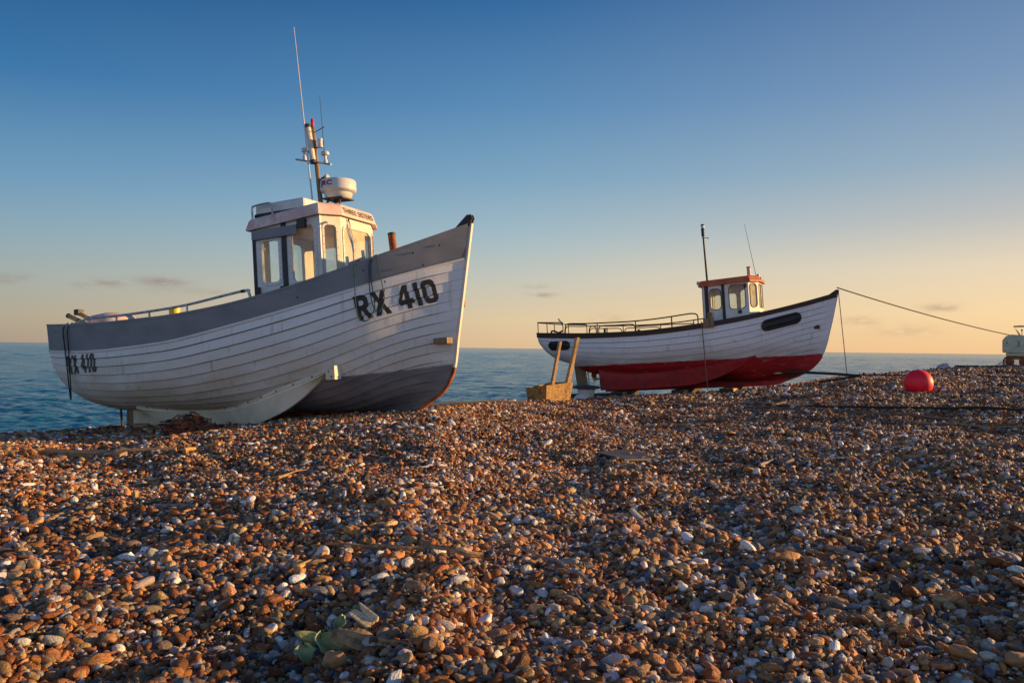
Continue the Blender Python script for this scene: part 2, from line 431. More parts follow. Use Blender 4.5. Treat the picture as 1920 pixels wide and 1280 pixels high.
def ground_z(X, Y, detail=True):
    X = np.asarray(X, float); Y = np.asarray(Y, float)
    Yc_ = np.maximum(Y, 1.5)
    px = 960+FPX*X/Yc_
    px = np.clip(px, -900, 3400)
    yc = f_dist(px); tn = f_tan(px); zc = tn*yc
    z0 = -.97
    t = np.clip((Y-1.5)/(yc-1.5), 0, 1)
    z = z0+(zc-z0)*(t**1.15)
    d = np.maximum(Y-yc, 0)
    z = z + tn*d - .012*d*d
    lim = zc-.5-.16*np.maximum(d-7, 0)
    z = np.where(d > 7, np.minimum(z, lim+(.0)), z)
    if detail:
        damp = np.clip((yc-Y)/3.0, .25, 1)*np.where(d > 0, .4, 1)
        n = .11*vnoise(X*.55+3, Y*.42+9)+.10*vnoise(X*1.3+40, Y*1.0+7)+.065*vnoise(X*3.1+5, Y*2.6+2)+.032*vnoise(X*8+1, Y*8)
        z = z + n*damp
    # unseen shingle bank right of the view, added to shade the right foreground
    s = np.clip((X-(4.2+.62*(Y-3)))/2.5, 0, 1); s = s*s*(3-2*s)
    z = z + s*.30*np.clip((16-Y)/6, 0, 1)
    return z
def gz(x, y): return float(ground_z(np.array([x]), np.array([y]))[0])
def on_ground(px, py):
    """the point where the line of sight meets the shingle"""
    d = CM.to_3x3() @ Vector(((px-960)/FPX, -(py-640)/FPX, -1.0))
    Ys = np.linspace(1.6, 34, 1200); X = d.x/d.y*Ys; Z = d.z/d.y*Ys
    g = ground_z(X, Ys); i = np.argmax(g >= Z)
    if not (g >= Z).any(): i = np.argmin(Z-g)
    return Vector((X[i], Ys[i], g[i]))

# ------------------------------------------------------------------ shingle: base sheet and pebbles
def axis(parts):
    out = []
    for a, b, s in parts: out += list(np.arange(a, b, s))
    return np.array(out+[parts[-1][1]])
gx = axis([(-120, -30, 6), (-30, -12, 1.0), (-12, 16, .12), (16, 34, .5), (34, 140, 6)])
gy = axis([(-30, -4, 2.0), (-4, 1, .4), (1, 14, .1), (14, 34, .25), (34, 70, 2.0)])
GX, GY = np.meshgrid(gx, gy)
GZ = np.maximum(ground_z(GX, GY), SEA_Z-1.5)
me = bpy.data.meshes.new('beach')
nv = GX.size; nr, nc = GX.shape
me.vertices.add(nv); me.vertices.foreach_set('co', np.stack([GX, GY, GZ-.012], -1).astype(np.float32).ravel())
ii = np.arange(nv).reshape(nr, nc)
q = np.stack([ii[:-1, :-1], ii[:-1, 1:], ii[1:, 1:], ii[1:, :-1]], -1).reshape(-1, 4)
me.loops.add(q.size); me.loops.foreach_set('vertex_index', q.ravel().astype(np.int32))
me.polygons.add(len(q)); me.polygons.foreach_set('loop_start', np.arange(0, q.size, 4, dtype=np.int32)); me.polygons.foreach_set('loop_total', np.full(len(q), 4, np.int32))
me.update(); me.validate()
me.polygons.foreach_set('use_smooth', np.ones(len(q), bool))
beach = bpy.data.objects.new('beach', me); col.objects.link(beach); beach['kind'] = 'structure'
m = bpy.data.materials.new('shingle_ground'); m.use_nodes = True; nt = m.node_tree; p = nt.nodes['Principled BSDF']; p.inputs['Roughness'].default_value = .8
tcn = nt.nodes.new('ShaderNodeTexCoord')
vo = nt.nodes.new('ShaderNodeTexVoronoi'); vo.inputs['Scale'].default_value = 26; nt.links.new(tcn.outputs['Object'], vo.inputs[0])
sp = nt.nodes.new('ShaderNodeSeparateColor'); nt.links.new(vo.outputs['Color'], sp.inputs[0])
cr = nt.nodes.new('ShaderNodeValToRGB'); cr.color_ramp.interpolation = 'CONSTANT'
PAL = [((.31, .105, .022), .18), ((.44, .185, .05), .15), ((.19, .062, .015), .15), ((.36, .23, .10), .12), ((.19, .13, .095), .09), ((.095, .11, .145), .09), ((.38, .335, .30), .08), ((.64, .58, .54), .06), ((.47, .27, .11), .07), ((.05, .043, .043), .04)]
e = cr.color_ramp.elements; acc = 0
while len(e) < len(PAL): e.new(.5)
for i, (c, w) in enumerate(PAL):
    e[i].position = acc; e[i].color = (*[x*.3 for x in c], 1); acc += w
nt.links.new(sp.outputs[0], cr.inputs[0]); nt.links.new(cr.outputs[0], p.inputs['Base Color'])
bp = nt.nodes.new('ShaderNodeBump'); bp.inputs['Strength'].default_value = 1; bp.inputs['Distance'].default_value = .03; bp.invert = True
nt.links.new(vo.outputs['Distance'], bp.inputs['Height']); nt.links.new(bp.outputs[0], p.inputs['Normal'])
beach.data.materials.append(m)

def pebble_variant(seed, sub=3):
    bm = bmesh.new(); bmesh.ops.create_icosphere(bm, subdivisions=sub, radius=1)
    off = Vector((seed*7.3, seed*3.1, 1.7)); kind = seed % 6
    for v in bm.verts:
        n = v.co.normalized()
        a = {0: .16, 1: .22, 2: .30, 3: .40, 4: .2, 5: .5}[kind]
        r = 1+a*mnoise.noise(n*1.1+off)+.35*a*mnoise.noise(n*2.6+off)
        v.co = n*r
        if kind in (3, 5):   # broken flint: planar facets
            for k in range(5):
                q = Vector((math.sin(seed*2.1+k*2.4), math.cos(seed*1.3+k*3.7), math.sin(seed+k*1.9))).normalized()
                dd = v.co.dot(q)-.72
                if dd > 0: v.co -= q*dd*.85
    vs = [tuple(v.co) for v in bm.verts]; bm.verts.index_update(); fs = [tuple(x.index for x in f.verts) for f in bm.faces]; bm.free()
    return vs, fs
NV = 18
V = []; F = []; vid = []
for k in range(NV):
    vs, fs = pebble_variant(k)
    b = len(V); V += vs; F += [tuple(b+i for i in f) for f in fs]; vid += [k]*len(vs)
nb = len(V)
zones = [(1.5, 3.0, 8600, .0076), (3.0, 5.0, 6400, .0084), (5.0, 8.0, 4600, .0088), (8.0, 12.0, 3000, .0098), (12.0, 17.0, 1500, .0120), (17., 30.0, 620, .0160)]
PTS = []
for y0, y1, dens, rad in zones:
    w = lambda y: .74*y+1.5
    area = (w(y0)+w(y1))*(y1-y0)
    n = int(area*dens)
    y = np.sqrt(rng.random(n)*(y1*y1-y0*y0)+y0*y0); x = (rng.random(n)*2-1)*w(y)
    px = 960+FPX*x/y
    ok = y < f_dist(np.clip(px, -900, 3400))+1.5
    x, y = x[ok], y[ok]; n = len(x)
    s = rad*np.exp(rng.normal(0, .50, n))*(1+.55*vnoise(x*1.7+11, y*2.3+4)+.35*vnoise(x*5+1, y*6+2))
    big = rng.random(n) < .016; s = np.where(big, s*rng.uniform(1.5, 2.4, n), s)
    s = np.minimum(s, rad*3.3)
    PTS.append(np.stack([x, y, s], 1))
PTS = np.concatenate(PTS); N = len(PTS)
PZ = ground_z(PTS[:, 0], PTS[:, 1])
sc = np.stack([np.where(rng.random(N) < .12, rng.uniform(1.6, 2.3, N), rng.uniform(.85, 1.6, N)), rng.uniform(.7, 1.1, N), rng.uniform(.5, .9, N)], 1)*PTS[:, 2:3]
rot = np.stack([rng.normal(0, .38, N), rng.normal(0, .38, N), rng.uniform(0, 6.283, N)], 1)
up = rng.random(N) < .12; rot[up, 0] += rng.uniform(-1.2, 1.2, up.sum())
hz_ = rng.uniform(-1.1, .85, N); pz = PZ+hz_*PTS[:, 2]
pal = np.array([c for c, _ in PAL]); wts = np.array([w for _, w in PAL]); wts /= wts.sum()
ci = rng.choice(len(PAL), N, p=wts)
low_ = (hz_ < -.15) & (rng.random(N) < .9); ci = np.where(low_, rng.integers(0, 3, N), ci)  # sunken pebbles mostly brown: warm shade of the gaps put into their colour
wh_ = (hz_ > .3) & (rng.random(N) < .06)
pc = pal[ci]; pc[wh_] = (.72, .67, .62); pc = pc*rng.uniform(.7, 1.35, (N, 1))*(1+.5*vnoise(PTS[:, 0]*.9+7, PTS[:, 1]*1.4+3))[:, None]*rng.uniform(.93, 1.07, (N, 3))
pos = np.concatenate([np.array(V), np.stack([PTS[:, 0], PTS[:, 1], pz], 1)])
me = bpy.data.meshes.new('shingle_pebbles')
me.from_pydata([tuple(p) for p in pos], [], F)
me.polygons.foreach_set('use_smooth', [True]*len(me.polygons))
def att(name, typ, vals, field='value'):
    a = me.attributes.new(name, typ, 'POINT'); a.data.foreach_set(field, np.asarray(vals).ravel())
att('ispt', 'INT', np.concatenate([np.zeros(nb), np.ones(N)]).astype(np.int32))
att('vid', 'INT', np.concatenate([np.array(vid), rng.integers(0, NV, N)]).astype(np.int32))
att('prot', 'FLOAT_VECTOR', np.concatenate([np.zeros((nb, 3)), rot]).astype(np.float32), 'vector')
att('pscl', 'FLOAT_VECTOR', np.concatenate([np.ones((nb, 3)), sc]).astype(np.float32), 'vector')
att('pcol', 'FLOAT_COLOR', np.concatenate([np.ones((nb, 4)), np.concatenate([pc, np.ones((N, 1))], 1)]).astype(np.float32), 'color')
att('prnd', 'FLOAT', np.concatenate([np.zeros(nb), rng.random(N)]).astype(np.float32))
peb = bpy.data.objects.new('shingle_pebbles', me); col.objects.link(peb)
tag(peb, 'brown, grey and white flint pebbles covering the beach', 'pebbles', kind='stuff')
m = bpy.data.materials.new('pebble'); m.use_nodes = True; nt = m.node_tree; p = nt.nodes['Principled BSDF']
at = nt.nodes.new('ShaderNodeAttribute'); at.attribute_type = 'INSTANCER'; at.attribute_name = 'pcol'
ar = nt.nodes.new('ShaderNodeAttribute'); ar.attribute_type = 'INSTANCER'; ar.attribute_name = 'prnd'
tcn = nt.nodes.new('ShaderNodeTexCoord')
va = nt.nodes.new('ShaderNodeVectorMath'); va.operation = 'SCALE'; va.inputs[0].default_value = (37, 91, 53); nt.links.new(ar.outputs['Fac'], va.inputs['Scale'])
vb = nt.nodes.new('ShaderNodeVectorMath'); vb.operation = 'ADD'; nt.links.new(tcn.outputs['Object'], vb.inputs[0]); nt.links.new(va.outputs[0], vb.inputs[1])
n1 = nt.nodes.new('ShaderNodeTexNoise'); n1.inputs['Scale'].default_value = 1.4; n1.inputs['Detail'].default_value = 6; n1.inputs['Roughness'].default_value = .65; nt.links.new(vb.outputs[0], n1.inputs[0])
r1 = nt.nodes.new('ShaderNodeMapRange'); r1.inputs[1].default_value = .5; r1.inputs[2].default_value = .62; r1.inputs[4].default_value = .55; nt.links.new(n1.outputs[0], r1.inputs[0])
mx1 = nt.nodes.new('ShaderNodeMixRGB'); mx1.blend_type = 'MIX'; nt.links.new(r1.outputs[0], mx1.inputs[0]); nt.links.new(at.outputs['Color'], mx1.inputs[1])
hs = nt.nodes.new('ShaderNodeHueSaturation'); hs.inputs['Saturation'].default_value = .55; hs.inputs['Value'].default_value = 1.7; nt.links.new(at.outputs['Color'], hs.inputs['Color']); nt.links.new(hs.outputs[0], mx1.inputs[2])
n2 = nt.nodes.new('ShaderNodeTexNoise'); n2.inputs['Scale'].default_value = 4.5; n2.inputs['Detail'].default_value = 5; nt.links.new(vb.outputs[0], n2.inputs[0])
r2 = nt.nodes.new('ShaderNodeMapRange'); r2.inputs[1].default_value = .6; r2.inputs[2].default_value = .7; r2.inputs[4].default_value = .6; nt.links.new(n2.outputs[0], r2.inputs[0])
mx2 = nt.nodes.new('ShaderNodeMixRGB'); mx2.blend_type = 'MULTIPLY'; nt.links.new(r2.outputs[0], mx2.inputs[0]); nt.links.new(mx1.outputs[0], mx2.inputs[1]); mx2.inputs[2].default_value = (.35, .3, .28, 1)
nt.links.new(mx2.outputs[0], p.inputs['Base Color']); p.inputs['Roughness'].default_value = .5; p.inputs['Specular IOR Level'].default_value = .28
bp = nt.nodes.new('ShaderNodeBump'); bp.inputs['Strength'].default_value = .35; bp.inputs['Distance'].default_value = .1; nt.links.new(n2.outputs[0], bp.inputs['Height']); nt.links.new(bp.outputs[0], p.inputs['Normal'])
peb.data.materials.append(m)
ng = bpy.data.node_groups.new('scatter', 'GeometryNodeTree')
ng.interface.new_socket('Geometry', in_out='INPUT', socket_type='NodeSocketGeometry'); ng.interface.new_socket('Geometry', in_out='OUTPUT', socket_type='NodeSocketGeometry')
gi = ng.nodes.new('NodeGroupInput'); go = ng.nodes.new('NodeGroupOutput')
def named(n, t):
    a = ng.nodes.new('GeometryNodeInputNamedAttribute'); a.data_type = t; a.inputs[0].default_value = n
    return [o for o in a.outputs if o.enabled][0]
sg = ng.nodes.new('GeometryNodeSeparateGeometry'); sg.domain = 'POINT'
ng.links.new(gi.outputs[0], sg.inputs[0]); ng.links.new(named('ispt', 'INT'), sg.inputs[1])
si = ng.nodes.new('GeometryNodeSplitToInstances'); si.domain = 'POINT'
ng.links.new(sg.outputs[1], si.inputs[0]); ng.links.new(named('vid', 'INT'), si.inputs['Group ID'])
ip = ng.nodes.new('GeometryNodeInstanceOnPoints')
ng.links.new(sg.outputs[0], ip.inputs['Points']); ng.links.new(si.outputs[0], ip.inputs['Instance'])
ip.inputs['Pick Instance'].default_value = True
ng.links.new(named('vid', 'INT'), ip.inputs['Instance Index']); ng.links.new(named('prot', 'FLOAT_VECTOR'), ip.inputs['Rotation']); ng.links.new(named('pscl', 'FLOAT_VECTOR'), ip.inputs['Scale'])
ng.links.new(ip.outputs[0], go.inputs[0])
md = peb.modifiers.new('scatter', 'NODES'); md.node_group = ng
print('pebbles', N)

# ------------------------------------------------------------------ sea
ty_ = np.concatenate([12*np.exp(np.arange(0, math.log(1500/12), .0042)), [2200, 4000, 10000, 40000, 150000]])
tx_ = np.concatenate([[-30, -8, -3], np.linspace(-1.15, 1.15, 620), [3, 8, 30]])
TX, SY = np.meshgrid(tx_, ty_); SX = TX*SY
step = np.maximum(SY*.0042, SY*(2.3/620)); WZ = np.zeros_like(SX)
rw = np.random.default_rng(5)
for k in range(110):
    lam = .42*math.exp(rw.random()*3.9); th = R(-100)+rw.normal(0, .62); kx, ky = math.cos(th)*2*PI/lam, math.sin(th)*2*PI/lam
    slope = .036*(1.15 if lam < 2.2 else .8); amp = slope*lam/(2*PI)
    fade = np.clip((lam/(step*2.2)-1)/1.5, 0, 1)
    ph = kx*SX+ky*SY+rw.random()*6.28; WZ += amp*fade*(1 if lam < 2.2 else .25+np.clip((SY-30*lam)/(60*lam), 0, 2.1))*(np.sin(ph)+.25*np.sin(2*ph+.5))
gust = 1+.5*vnoise(SX*.03, SY*.012)+.5*vnoise(SX*.11+9, SY*.05)
WZ = WZ*gust*np.where(np.abs(TX) > 1.15, 0, 1)*np.where(SY > 1500, 0, 1)
m = bpy.data.materials.new('sea_water'); m.use_nodes = True; nt = m.node_tree; p = nt.nodes['Principled BSDF']
p.inputs['Base Color'].default_value = (.004, .125, .21, 1); p.inputs['Roughness'].default_value = .18; p.inputs['IOR'].default_value = 1.33; p.inputs['Specular IOR Level'].default_value = .36
tcn = nt.nodes.new('ShaderNodeTexCoord')
def wave(sc, st, det=4):
    mpn = nt.nodes.new('ShaderNodeMapping'); mpn.inputs['Scale'].default_value = st; mpn.inputs['Rotation'].default_value = (0, 0, .25)
    nt.links.new(tcn.outputs['Object'], mpn.inputs[0])
    n = nt.nodes.new('ShaderNodeTexNoise'); n.inputs['Scale'].default_value = sc; n.inputs['Detail'].default_value = det; nt.links.new(mpn.outputs[0], n.inputs[0]); return n.outputs[0]
b1 = nt.nodes.new('ShaderNodeBump'); b1.inputs['Strength'].default_value = 1; b1.inputs['Distance'].default_value = .12; nt.links.new(wave(2.2, (.6, 1, 1), 4), b1.inputs['Height'])
b2 = nt.nodes.new('ShaderNodeBump'); b2.inputs['Strength'].default_value = 1; b2.inputs['Distance'].default_value = .35; nt.links.new(wave(.28, (.45, 1, 1), 3), b2.inputs['Height']); nt.links.new(b1.outputs[0], b2.inputs['Normal'])
nt.links.new(b2.outputs[0], p.inputs['Normal'])
me = bpy.data.meshes.new('sea'); nr, nc = SX.shape; nv = nr*nc
me.vertices.add(nv); me.vertices.foreach_set('co', np.stack([SX, SY, WZ+SEA_Z], -1).astype(np.float32).ravel())
ii = np.arange(nv).reshape(nr, nc); q = np.stack([ii[:-1, :-1], ii[:-1, 1:], ii[1:, 1:], ii[1:, :-1]], -1).reshape(-1, 4)
me.loops.add(q.size); me.loops.foreach_set('vertex_index', q.ravel().astype(np.int32))
me.polygons.add(len(q)); me.polygons.foreach_set('loop_start', np.arange(0, q.size, 4, dtype=np.int32)); me.polygons.foreach_set('loop_total', np.full(len(q), 4, np.int32))
me.update(); me.validate(); me.polygons.foreach_set('use_smooth', np.ones(len(q), bool)); me.materials.append(m)
sea = bpy.data.objects.new('sea', me); col.objects.link(sea); sea['kind'] = 'structure'
#BOATS
# ------------------------------------------------------------------ boats
def boat_matrix(p0, p1, z0, trim, shift=0.):
    h = math.atan2(p1.y-p0.y, p1.x-p0.x)
    M = Matrix.Translation((p0.x, p0.y, z0)) @ Matrix.Rotation(h, 4, 'Z') @ Matrix.Rotation(-trim, 4, 'Y')
    return M @ Matrix.Translation((-shift, 0, 0))

class Hull:
    """lofted clinker hull; x runs aft to fore, y to port, z up; the centre line is the keel"""
    def __init__(s, L, hb, top, rub, bottom, stem, sternx, nmid, strakes, t=.02, gap=.007):
        s.gap = gap
        s.L = L; s.HB = pchip(*zip(*hb)); s.TOP = pchip(*zip(*top)); s.RUB = pchip(*zip(*rub)); s.BOT = pchip(*zip(*bottom))
        s.STEM = pchip(*zip(*stem)); s.STERN = pchip(*zip(*sternx)); s.NM = pchip(*zip(*nmid)); s.ns = strakes; s.t = t
        a = .5; s.xs = np.concatenate([a*(1-np.cos(np.linspace(0, PI/2, 14)))[:-1]**1.0, np.linspace(a, L-1.2, 46)[:-1], L-1.2+1.2*np.linspace(0, 1, 22)])
    def halfb(s, x):
        xr = .42; e = (1-np.clip(1-x/xr, 0, 1)**3.2)**(1/3.2)
        return float(s.HB(x)*e)
    def lean(s, x, z):
        w = np.clip((x-s.L*.70)/(s.L*.30), 0, 1); w = w*w*(3-2*w)
        w0 = np.clip(1-x/1.6, 0, 1); w0 = w0*w0*(3-2*w0)
        return float((s.STEM(z)-s.L)*w+s.STERN(z)*w0)
    def section(s, x, m=81):
        """outline keel to rub as m points spaced by arc length (y>0)"""
        h = s.halfb(x)*.985; zb = float(s.BOT(x)); zr = float(s.RUB(x)); n = float(s.NM(x))
        th = np.linspace(0, PI/2, 160); y = np.sin(th)**(2/n); z = 1-np.cos(th)**(2/n)
        y = h*y+ .035*(1-y); z = zb+(zr-zb)*z
        y = np.where(th < .001, .03 if h > .05 else 0.004, y)
        d = np.concatenate([[0], np.cumsum(np.hypot(np.diff(y), np.diff(z)))])
        q = np.linspace(0, d[-1], m)
        return np.interp(q, d, y), np.interp(q, d, z)
    def rows(s, k=4):
        """for each station the outer points, with a lap at every strake"""
        out = []
        for x in s.xs:
            y, z = s.section(x, s.ns*k+1)
            ty = np.gradient(y); tz = np.gradient(z); l = np.hypot(ty, tz)+1e-9
            ny, nz = tz/l, -ty/l
            fade = np.clip((s.L-.06-x)/.3, 0.15, 1)*np.clip(x/.25, .0, 1)
            pts = []
            for j in range(s.ns):
                for i in range(k+1):
                    a = j*k+i; o = s.t*(1-i/k)*fade*min(1, j/2)
                    g_ = s.gap*fade if (i == 0 and j > 0) else 0.
                    yy = y[a]+ny[a]*o+ty[a]/l[a]*g_; zz = z[a]+nz[a]*o+tz[a]/l[a]*g_
                    pts.append((x+s.lean(x, zz), yy, zz))
            out.append(pts)
        return out
    def side(s, zf, x, off=0., f=.985):
        """point on the starboard (y<0) bulwark line at height zf(x)"""
        z = float(zf(x)); return (x+s.lean(x, z), -(s.halfb(x)*f+off), z)
    def build_hull(s, root, mats, k=4):
        rows = s.rows(k); n = len(rows[0]); mb = MB()
        for sg in (-1, 1):
            vs = [(p[0], sg*p[1], p[2]) for r in rows for p in r]; fs = []; ms = []
            base = len(mb.v); mb.v += vs
            for i in range(len(rows)-1):
                for j in range(n-1):
                    f = (base+i*n+j, base+i*n+j+1, base+(i+1)*n+j+1, base+(i+1)*n+j)
                    if sg > 0: f = f[::-1]
                    mb.f.append(f); mb.m.append(1 if (j+1) % (k+1) == 0 else 0)
        # close the bottom
        b0 = 0; b1 = len(rows)*n
        for i in range(len(rows)-1):
            mb.f.append((b0+i*n, b0+(i+1)*n, b1+(i+1)*n, b1+i*n)); mb.m.append(0)
        o = mb.build('hull', mats, root, smooth=True, angle=28)
        bm = bmesh.new(); bm.from_mesh(o.data); s.bvh = BVHTree.FromBMesh(bm); bm.free()
        return o
    def surf(s, x, z, off=.006):
        h = s.bvh.ray_cast(Vector((x, -4, z)), Vector((0, 1, 0)))
        if h[0] is None: return None
        return Vector((h[0].x, h[0].y-off, h[0].z))
    def band(s, name, root, mat, zlo, zhi, out0, out1, thick, f=.985, x0=0., x1=None, smooth=True, bevel=0, xlist=None):
        """a plank round both sides between heights zlo(x) and zhi(x)"""
        xs = [x for x in s.xs if x0 <= x <= (x1 or s.L)]
        mb = MB(); rows = []
        sides = [(1, xs[::-1]), (-1, xs)] if x0 == 0 else None
        def ring(x, sg):
            zl, zh = float(zlo(x)), float(zhi(x)); h = s.halfb(x)*f
            hin = max(h-thick, 0.0)
            return [(x+s.lean(x, zl), sg*(h+out0), zl), (x+s.lean(x, zh), sg*(h+out1), zh), (x+s.lean(x, zh)-(thick if x > s.L-.05 else 0), sg*max(h+out1-thick, .0), zh), (x+s.lean(x, zl)-(thick if x > s.L-.05 else 0), sg*max(h+out0-thick, .0), zl)]
        if x0 == 0:
            seq = [ring(x, 1) for x in xs[::-1]]
            # across the stern the plank has thickness along x
            seq = [r for r in seq]
            st = [ring(x, -1) for x in xs]
            def fix(r, x):
                if x < .42:
                    k = (1-x/.42)**3
                    return [(r[0][0]-out0*k, r[0][1], r[0][2]), (r[1][0]-out1*k, r[1][1], r[1][2]), (r[2][0]+(thick-out1)*k, r[2][1], r[2][2]), (r[3][0]+(thick-out0)*k, r[3][1], r[3][2])]
                return r
            seq = [fix(r, x) for r, x in zip(seq, xs[::-1])]+[fix(r, x) for r, x in zip(st, xs)][1:]
            mb.grid(seq, closed=True)
        else:
            for sg in (-1, 1): mb.grid([ring(x, sg) for x in xs], closed=True)
        return mb.build(name, mat, root, smooth=smooth, angle=35, bevel=bevel)

def on_hull(root_m, hull, px, py, off=.012):
    """where the sight line meets the hull, in boat space"""
    inv = root_m.inverted(); o = inv @ Vector((0, 0, 0)); d = (inv.to_3x3() @ pt(px, py, 1)).normalized()
    h = hull.bvh.ray_cast(o, d)
    return None if h[0] is None else h[0]-d*off

def catmull(pts, n=8):
    pts = [Vector(p) for p in pts]; out = []
    P = [pts[0]*2-pts[1]]+pts+[pts[-1]*2-pts[-2]]
    for i in range(1, len(P)-2):
        for k in range(n):
            t = k/n
            out.append(.5*((2*P[i])+(P[i+1]-P[i-1])*t+(2*P[i-1]-5*P[i]+4*P[i+1]-P[i+2])*t*t+(-P[i-1]+3*P[i]-3*P[i+1]+P[i+2])*t**3))
    out.append(pts[-1]); return out

GLYPH = {'1': (.24, [[(0, 0), (.24, 0), (.24, 1), (0, 1)]]),
    '0': (.74, [rounded(0, .74, 0, 1, .26), rounded(.23, .51, .21, .79, .09)]),
    '4': (.78, [[(.36, 0), (.60, 0), (.60, .20), (.78, .20), (.78, .40), (.60, .40), (.60, 1), (.36, 1), (0, .40), (0, .20), (.36, .20)], [(.36, .40), (.36, .74), (.19, .40)]]),
    'X': (.84, [[(0, 0), (.27, 0), (.42, .32), (.57, 0), (.84, 0), (.56, .51), (.82, 1), (.56, 1), (.42, .70), (.28, 1), (.02, 1), (.28, .51)]]),
    'R': (.76, [[(0, 0), (.23, 0), (.23, .38), (.31, .38), (.50, 0), (.76, 0), (.54, .43), (.66, .50), (.73, .60), (.74, .74), (.70, .88), (.60, .97), (.46, 1), (0, 1)], [(.23, .58), (.42, .58), (.49, .63), (.50, .71), (.48, .77), (.42, .80), (.23, .80)]])}
def block_text(txt, width, height, gap=.14):
    """stencil lettering cut from flat outlines, finely divided so that it can follow the planking"""
    V_, F_ = [], []; x = 0.
    for ch in txt:
        if ch == ' ': x += .34; continue
        w, loops = GLYPH[ch]
        bm = bmesh.new(); es = []
        for lp in loops:
            vs = [bm.verts.new((px_+x, py_, 0)) for px_, py_ in lp]
            for i in range(len(vs)): es.append(bm.edges.new((vs[i], vs[(i+1) % len(vs)])))
        bmesh.ops.triangle_fill(bm, edges=es, use_beauty=True)
        for _ in range(7):
            e2 = [e for e in bm.edges if e.calc_length() > .05]
            if not e2: break
            bmesh.ops.subdivide_edges(bm, edges=e2, cuts=1); bmesh.ops.triangulate(bm, faces=[f for f in bm.faces if len(f.verts) > 3])
        bm.verts.index_update(); b = len(V_)
        V_ += [(v.co.x, v.co.y) for v in bm.verts]; F_ += [tuple(b+v.index for v in f.verts) for f in bm.faces]; bm.free()
        x += w+gap
    tot = x-gap
    return np.array(V_)*np.array([width/tot, height]), F_

def lettering(hull, root, txt, x0, z0, width, height, slope, bold, cond_fit=True, name='registration_number', mat=None, space=1.1, off=.007, gap=.14):
    v, f = block_text(txt, width, height, gap)
    mb = MB(); vs = []; sh = math.tan(slope)
    for a, b in v:
        x = x0+a-b*.10; z = z0+b+a*sh
        p = hull.surf(x, z, off)
        vs.append(p if p is not None else Vector((x, -.5, z)))
    mb.add([tuple(p) for p in vs], f)
    back = [tuple(p+Vector((0, .003, 0))) for p in vs]
    o = mb.build(name, mat or m_black, root)
    o.modifiers.new('paint', 'SOLIDIFY').thickness = .002
    return o

def wall_matrix(p0, p1):
    """local x along the wall from p0 to p1, local y outward to the right of that direction, z up"""
    d = Vector((p1[0]-p0[0], p1[1]-p0[1], 0)); L = d.length; d.normalize()
    n = Vector((d.y, -d.x, 0))
    M = Matrix(((d.x, n.x, 0, p0[0]), (d.y, n.y, 0, p0[1]), (0, 0, 1, 0), (0, 0, 0, 1)))
    return M, L

def window(parent, M, loop, pane_mat, frame_mat, fw=.03, proud=.014, bolts=0):
    """a framed window as sub-parts of its wall"""
    cx = sum(p[0] for p in loop)/len(loop); cz = sum(p[1] for p in loop)/len(loop)
    mb = MB()
    def grow(lp, d):
        out = []
        n = len(lp)
        for i in range(n):
            a, b, c = lp[i-1], lp[i], lp[(i+1) % n]
            t = Vector((c[0]-a[0], c[1]-a[1])).normalized(); out.append((b[0]+t.y*d, b[1]-t.x*d))
        return out
    plate(mb, grow(loop, fw), [loop], M, .001, proud)
    if bolts:
        g = grow(loop, fw*.55); per = [0]
        for i in range(len(g)): per.append(per[-1]+math.dist(g[i], g[(i+1) % len(g)]))
        for k in range(bolts):
            q = per[-1]*k/bolts; i = max(j for j in range(len(g)) if per[j] <= q)
            t = (q-per[i])/(per[i+1]-per[i]+1e-9); a = g[i]; b = g[(i+1) % len(g)]
            mb.lathe([(.0055, 0), (.0045, .004), (.002, .005)], 6, 1, M @ Matrix.Translation((a[0]+(b[0]-a[0])*t, proud, a[1]+(b[1]-a[1])*t)) @ Matrix.Rotation(-PI/2, 4, 'X'))
    fr = mb.build('window_frame', [frame_mat, m_dark], parent)
    mp_ = MB(); plate(mp_, loop, [], M, -.012, -.006)
    pn = mp_.build('window_pane', pane_mat, parent)
    return fr, pn

# ============ boat one: white and grey
pA = pt(172, 800, 13.2); pB = pt(882, 767, 10.5)
M1 = boat_matrix(pA, pB, -1.42, R(4.6))
h1 = Hull(7.2,
    hb=[(0, .79), (.12, .85), (.35, .96), (.8, 1.12), (1.5, 1.25), (2.2, 1.34), (3, 1.38), (4, 1.36), (5, 1.22), (6, .86), (6.7, .42), (7.05, .15), (7.2, .03)],
    top=[(0, 1.69), (.35, 1.65), (.8, 1.61), (1.5, 1.56), (2, 1.54), (3, 1.53), (4, 1.58), (5, 1.73), (6, 2.0), (6.7, 2.25), (7.2, 2.46)],
    rub=[(0, 1.29), (.35, 1.27), (.8, 1.235), (1.5, 1.19), (2, 1.18), (3, 1.20), (4, 1.31), (5, 1.48), (6, 1.71), (6.7, 1.90), (7.2, 2.04)],
    bottom=[(0, .50), (.5, .38), (1.2, .31), (2, .26), (3, .22), (4, .17), (5, .12), (6, .08), (7.2, .06)],
    stem=[(0, 5.95), (.1, 6.22), (.2, 6.40), (.33, 6.60), (.6, 6.76), (1.0, 6.84), (1.8, 7.0), (2.5, 7.14)],
    sternx=[(.3, .5), (.45, .38), (.62, .28), (.8, .17), (1.0, .08), (1.2, .02), (1.3, 0), (1.7, -.01)],
    nmid=[(0, 2.6), (1.2, 2.8), (3, 2.75), (4.2, 2.5), (5.2, 2.05), (6.2, 1.45), (7.2, 1.05)], strakes=15, t=.024, gap=.010)
b1 = empty('fishing_boat', mat=M1, label='large white clinker fishing boat with grey bulwark, lettered RX 410, hauled up on the shingle', cat='boat')
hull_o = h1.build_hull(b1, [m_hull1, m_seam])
h1.band('bulwark', b1, m_grey, h1.RUB, h1.TOP, .012, .03, .05)
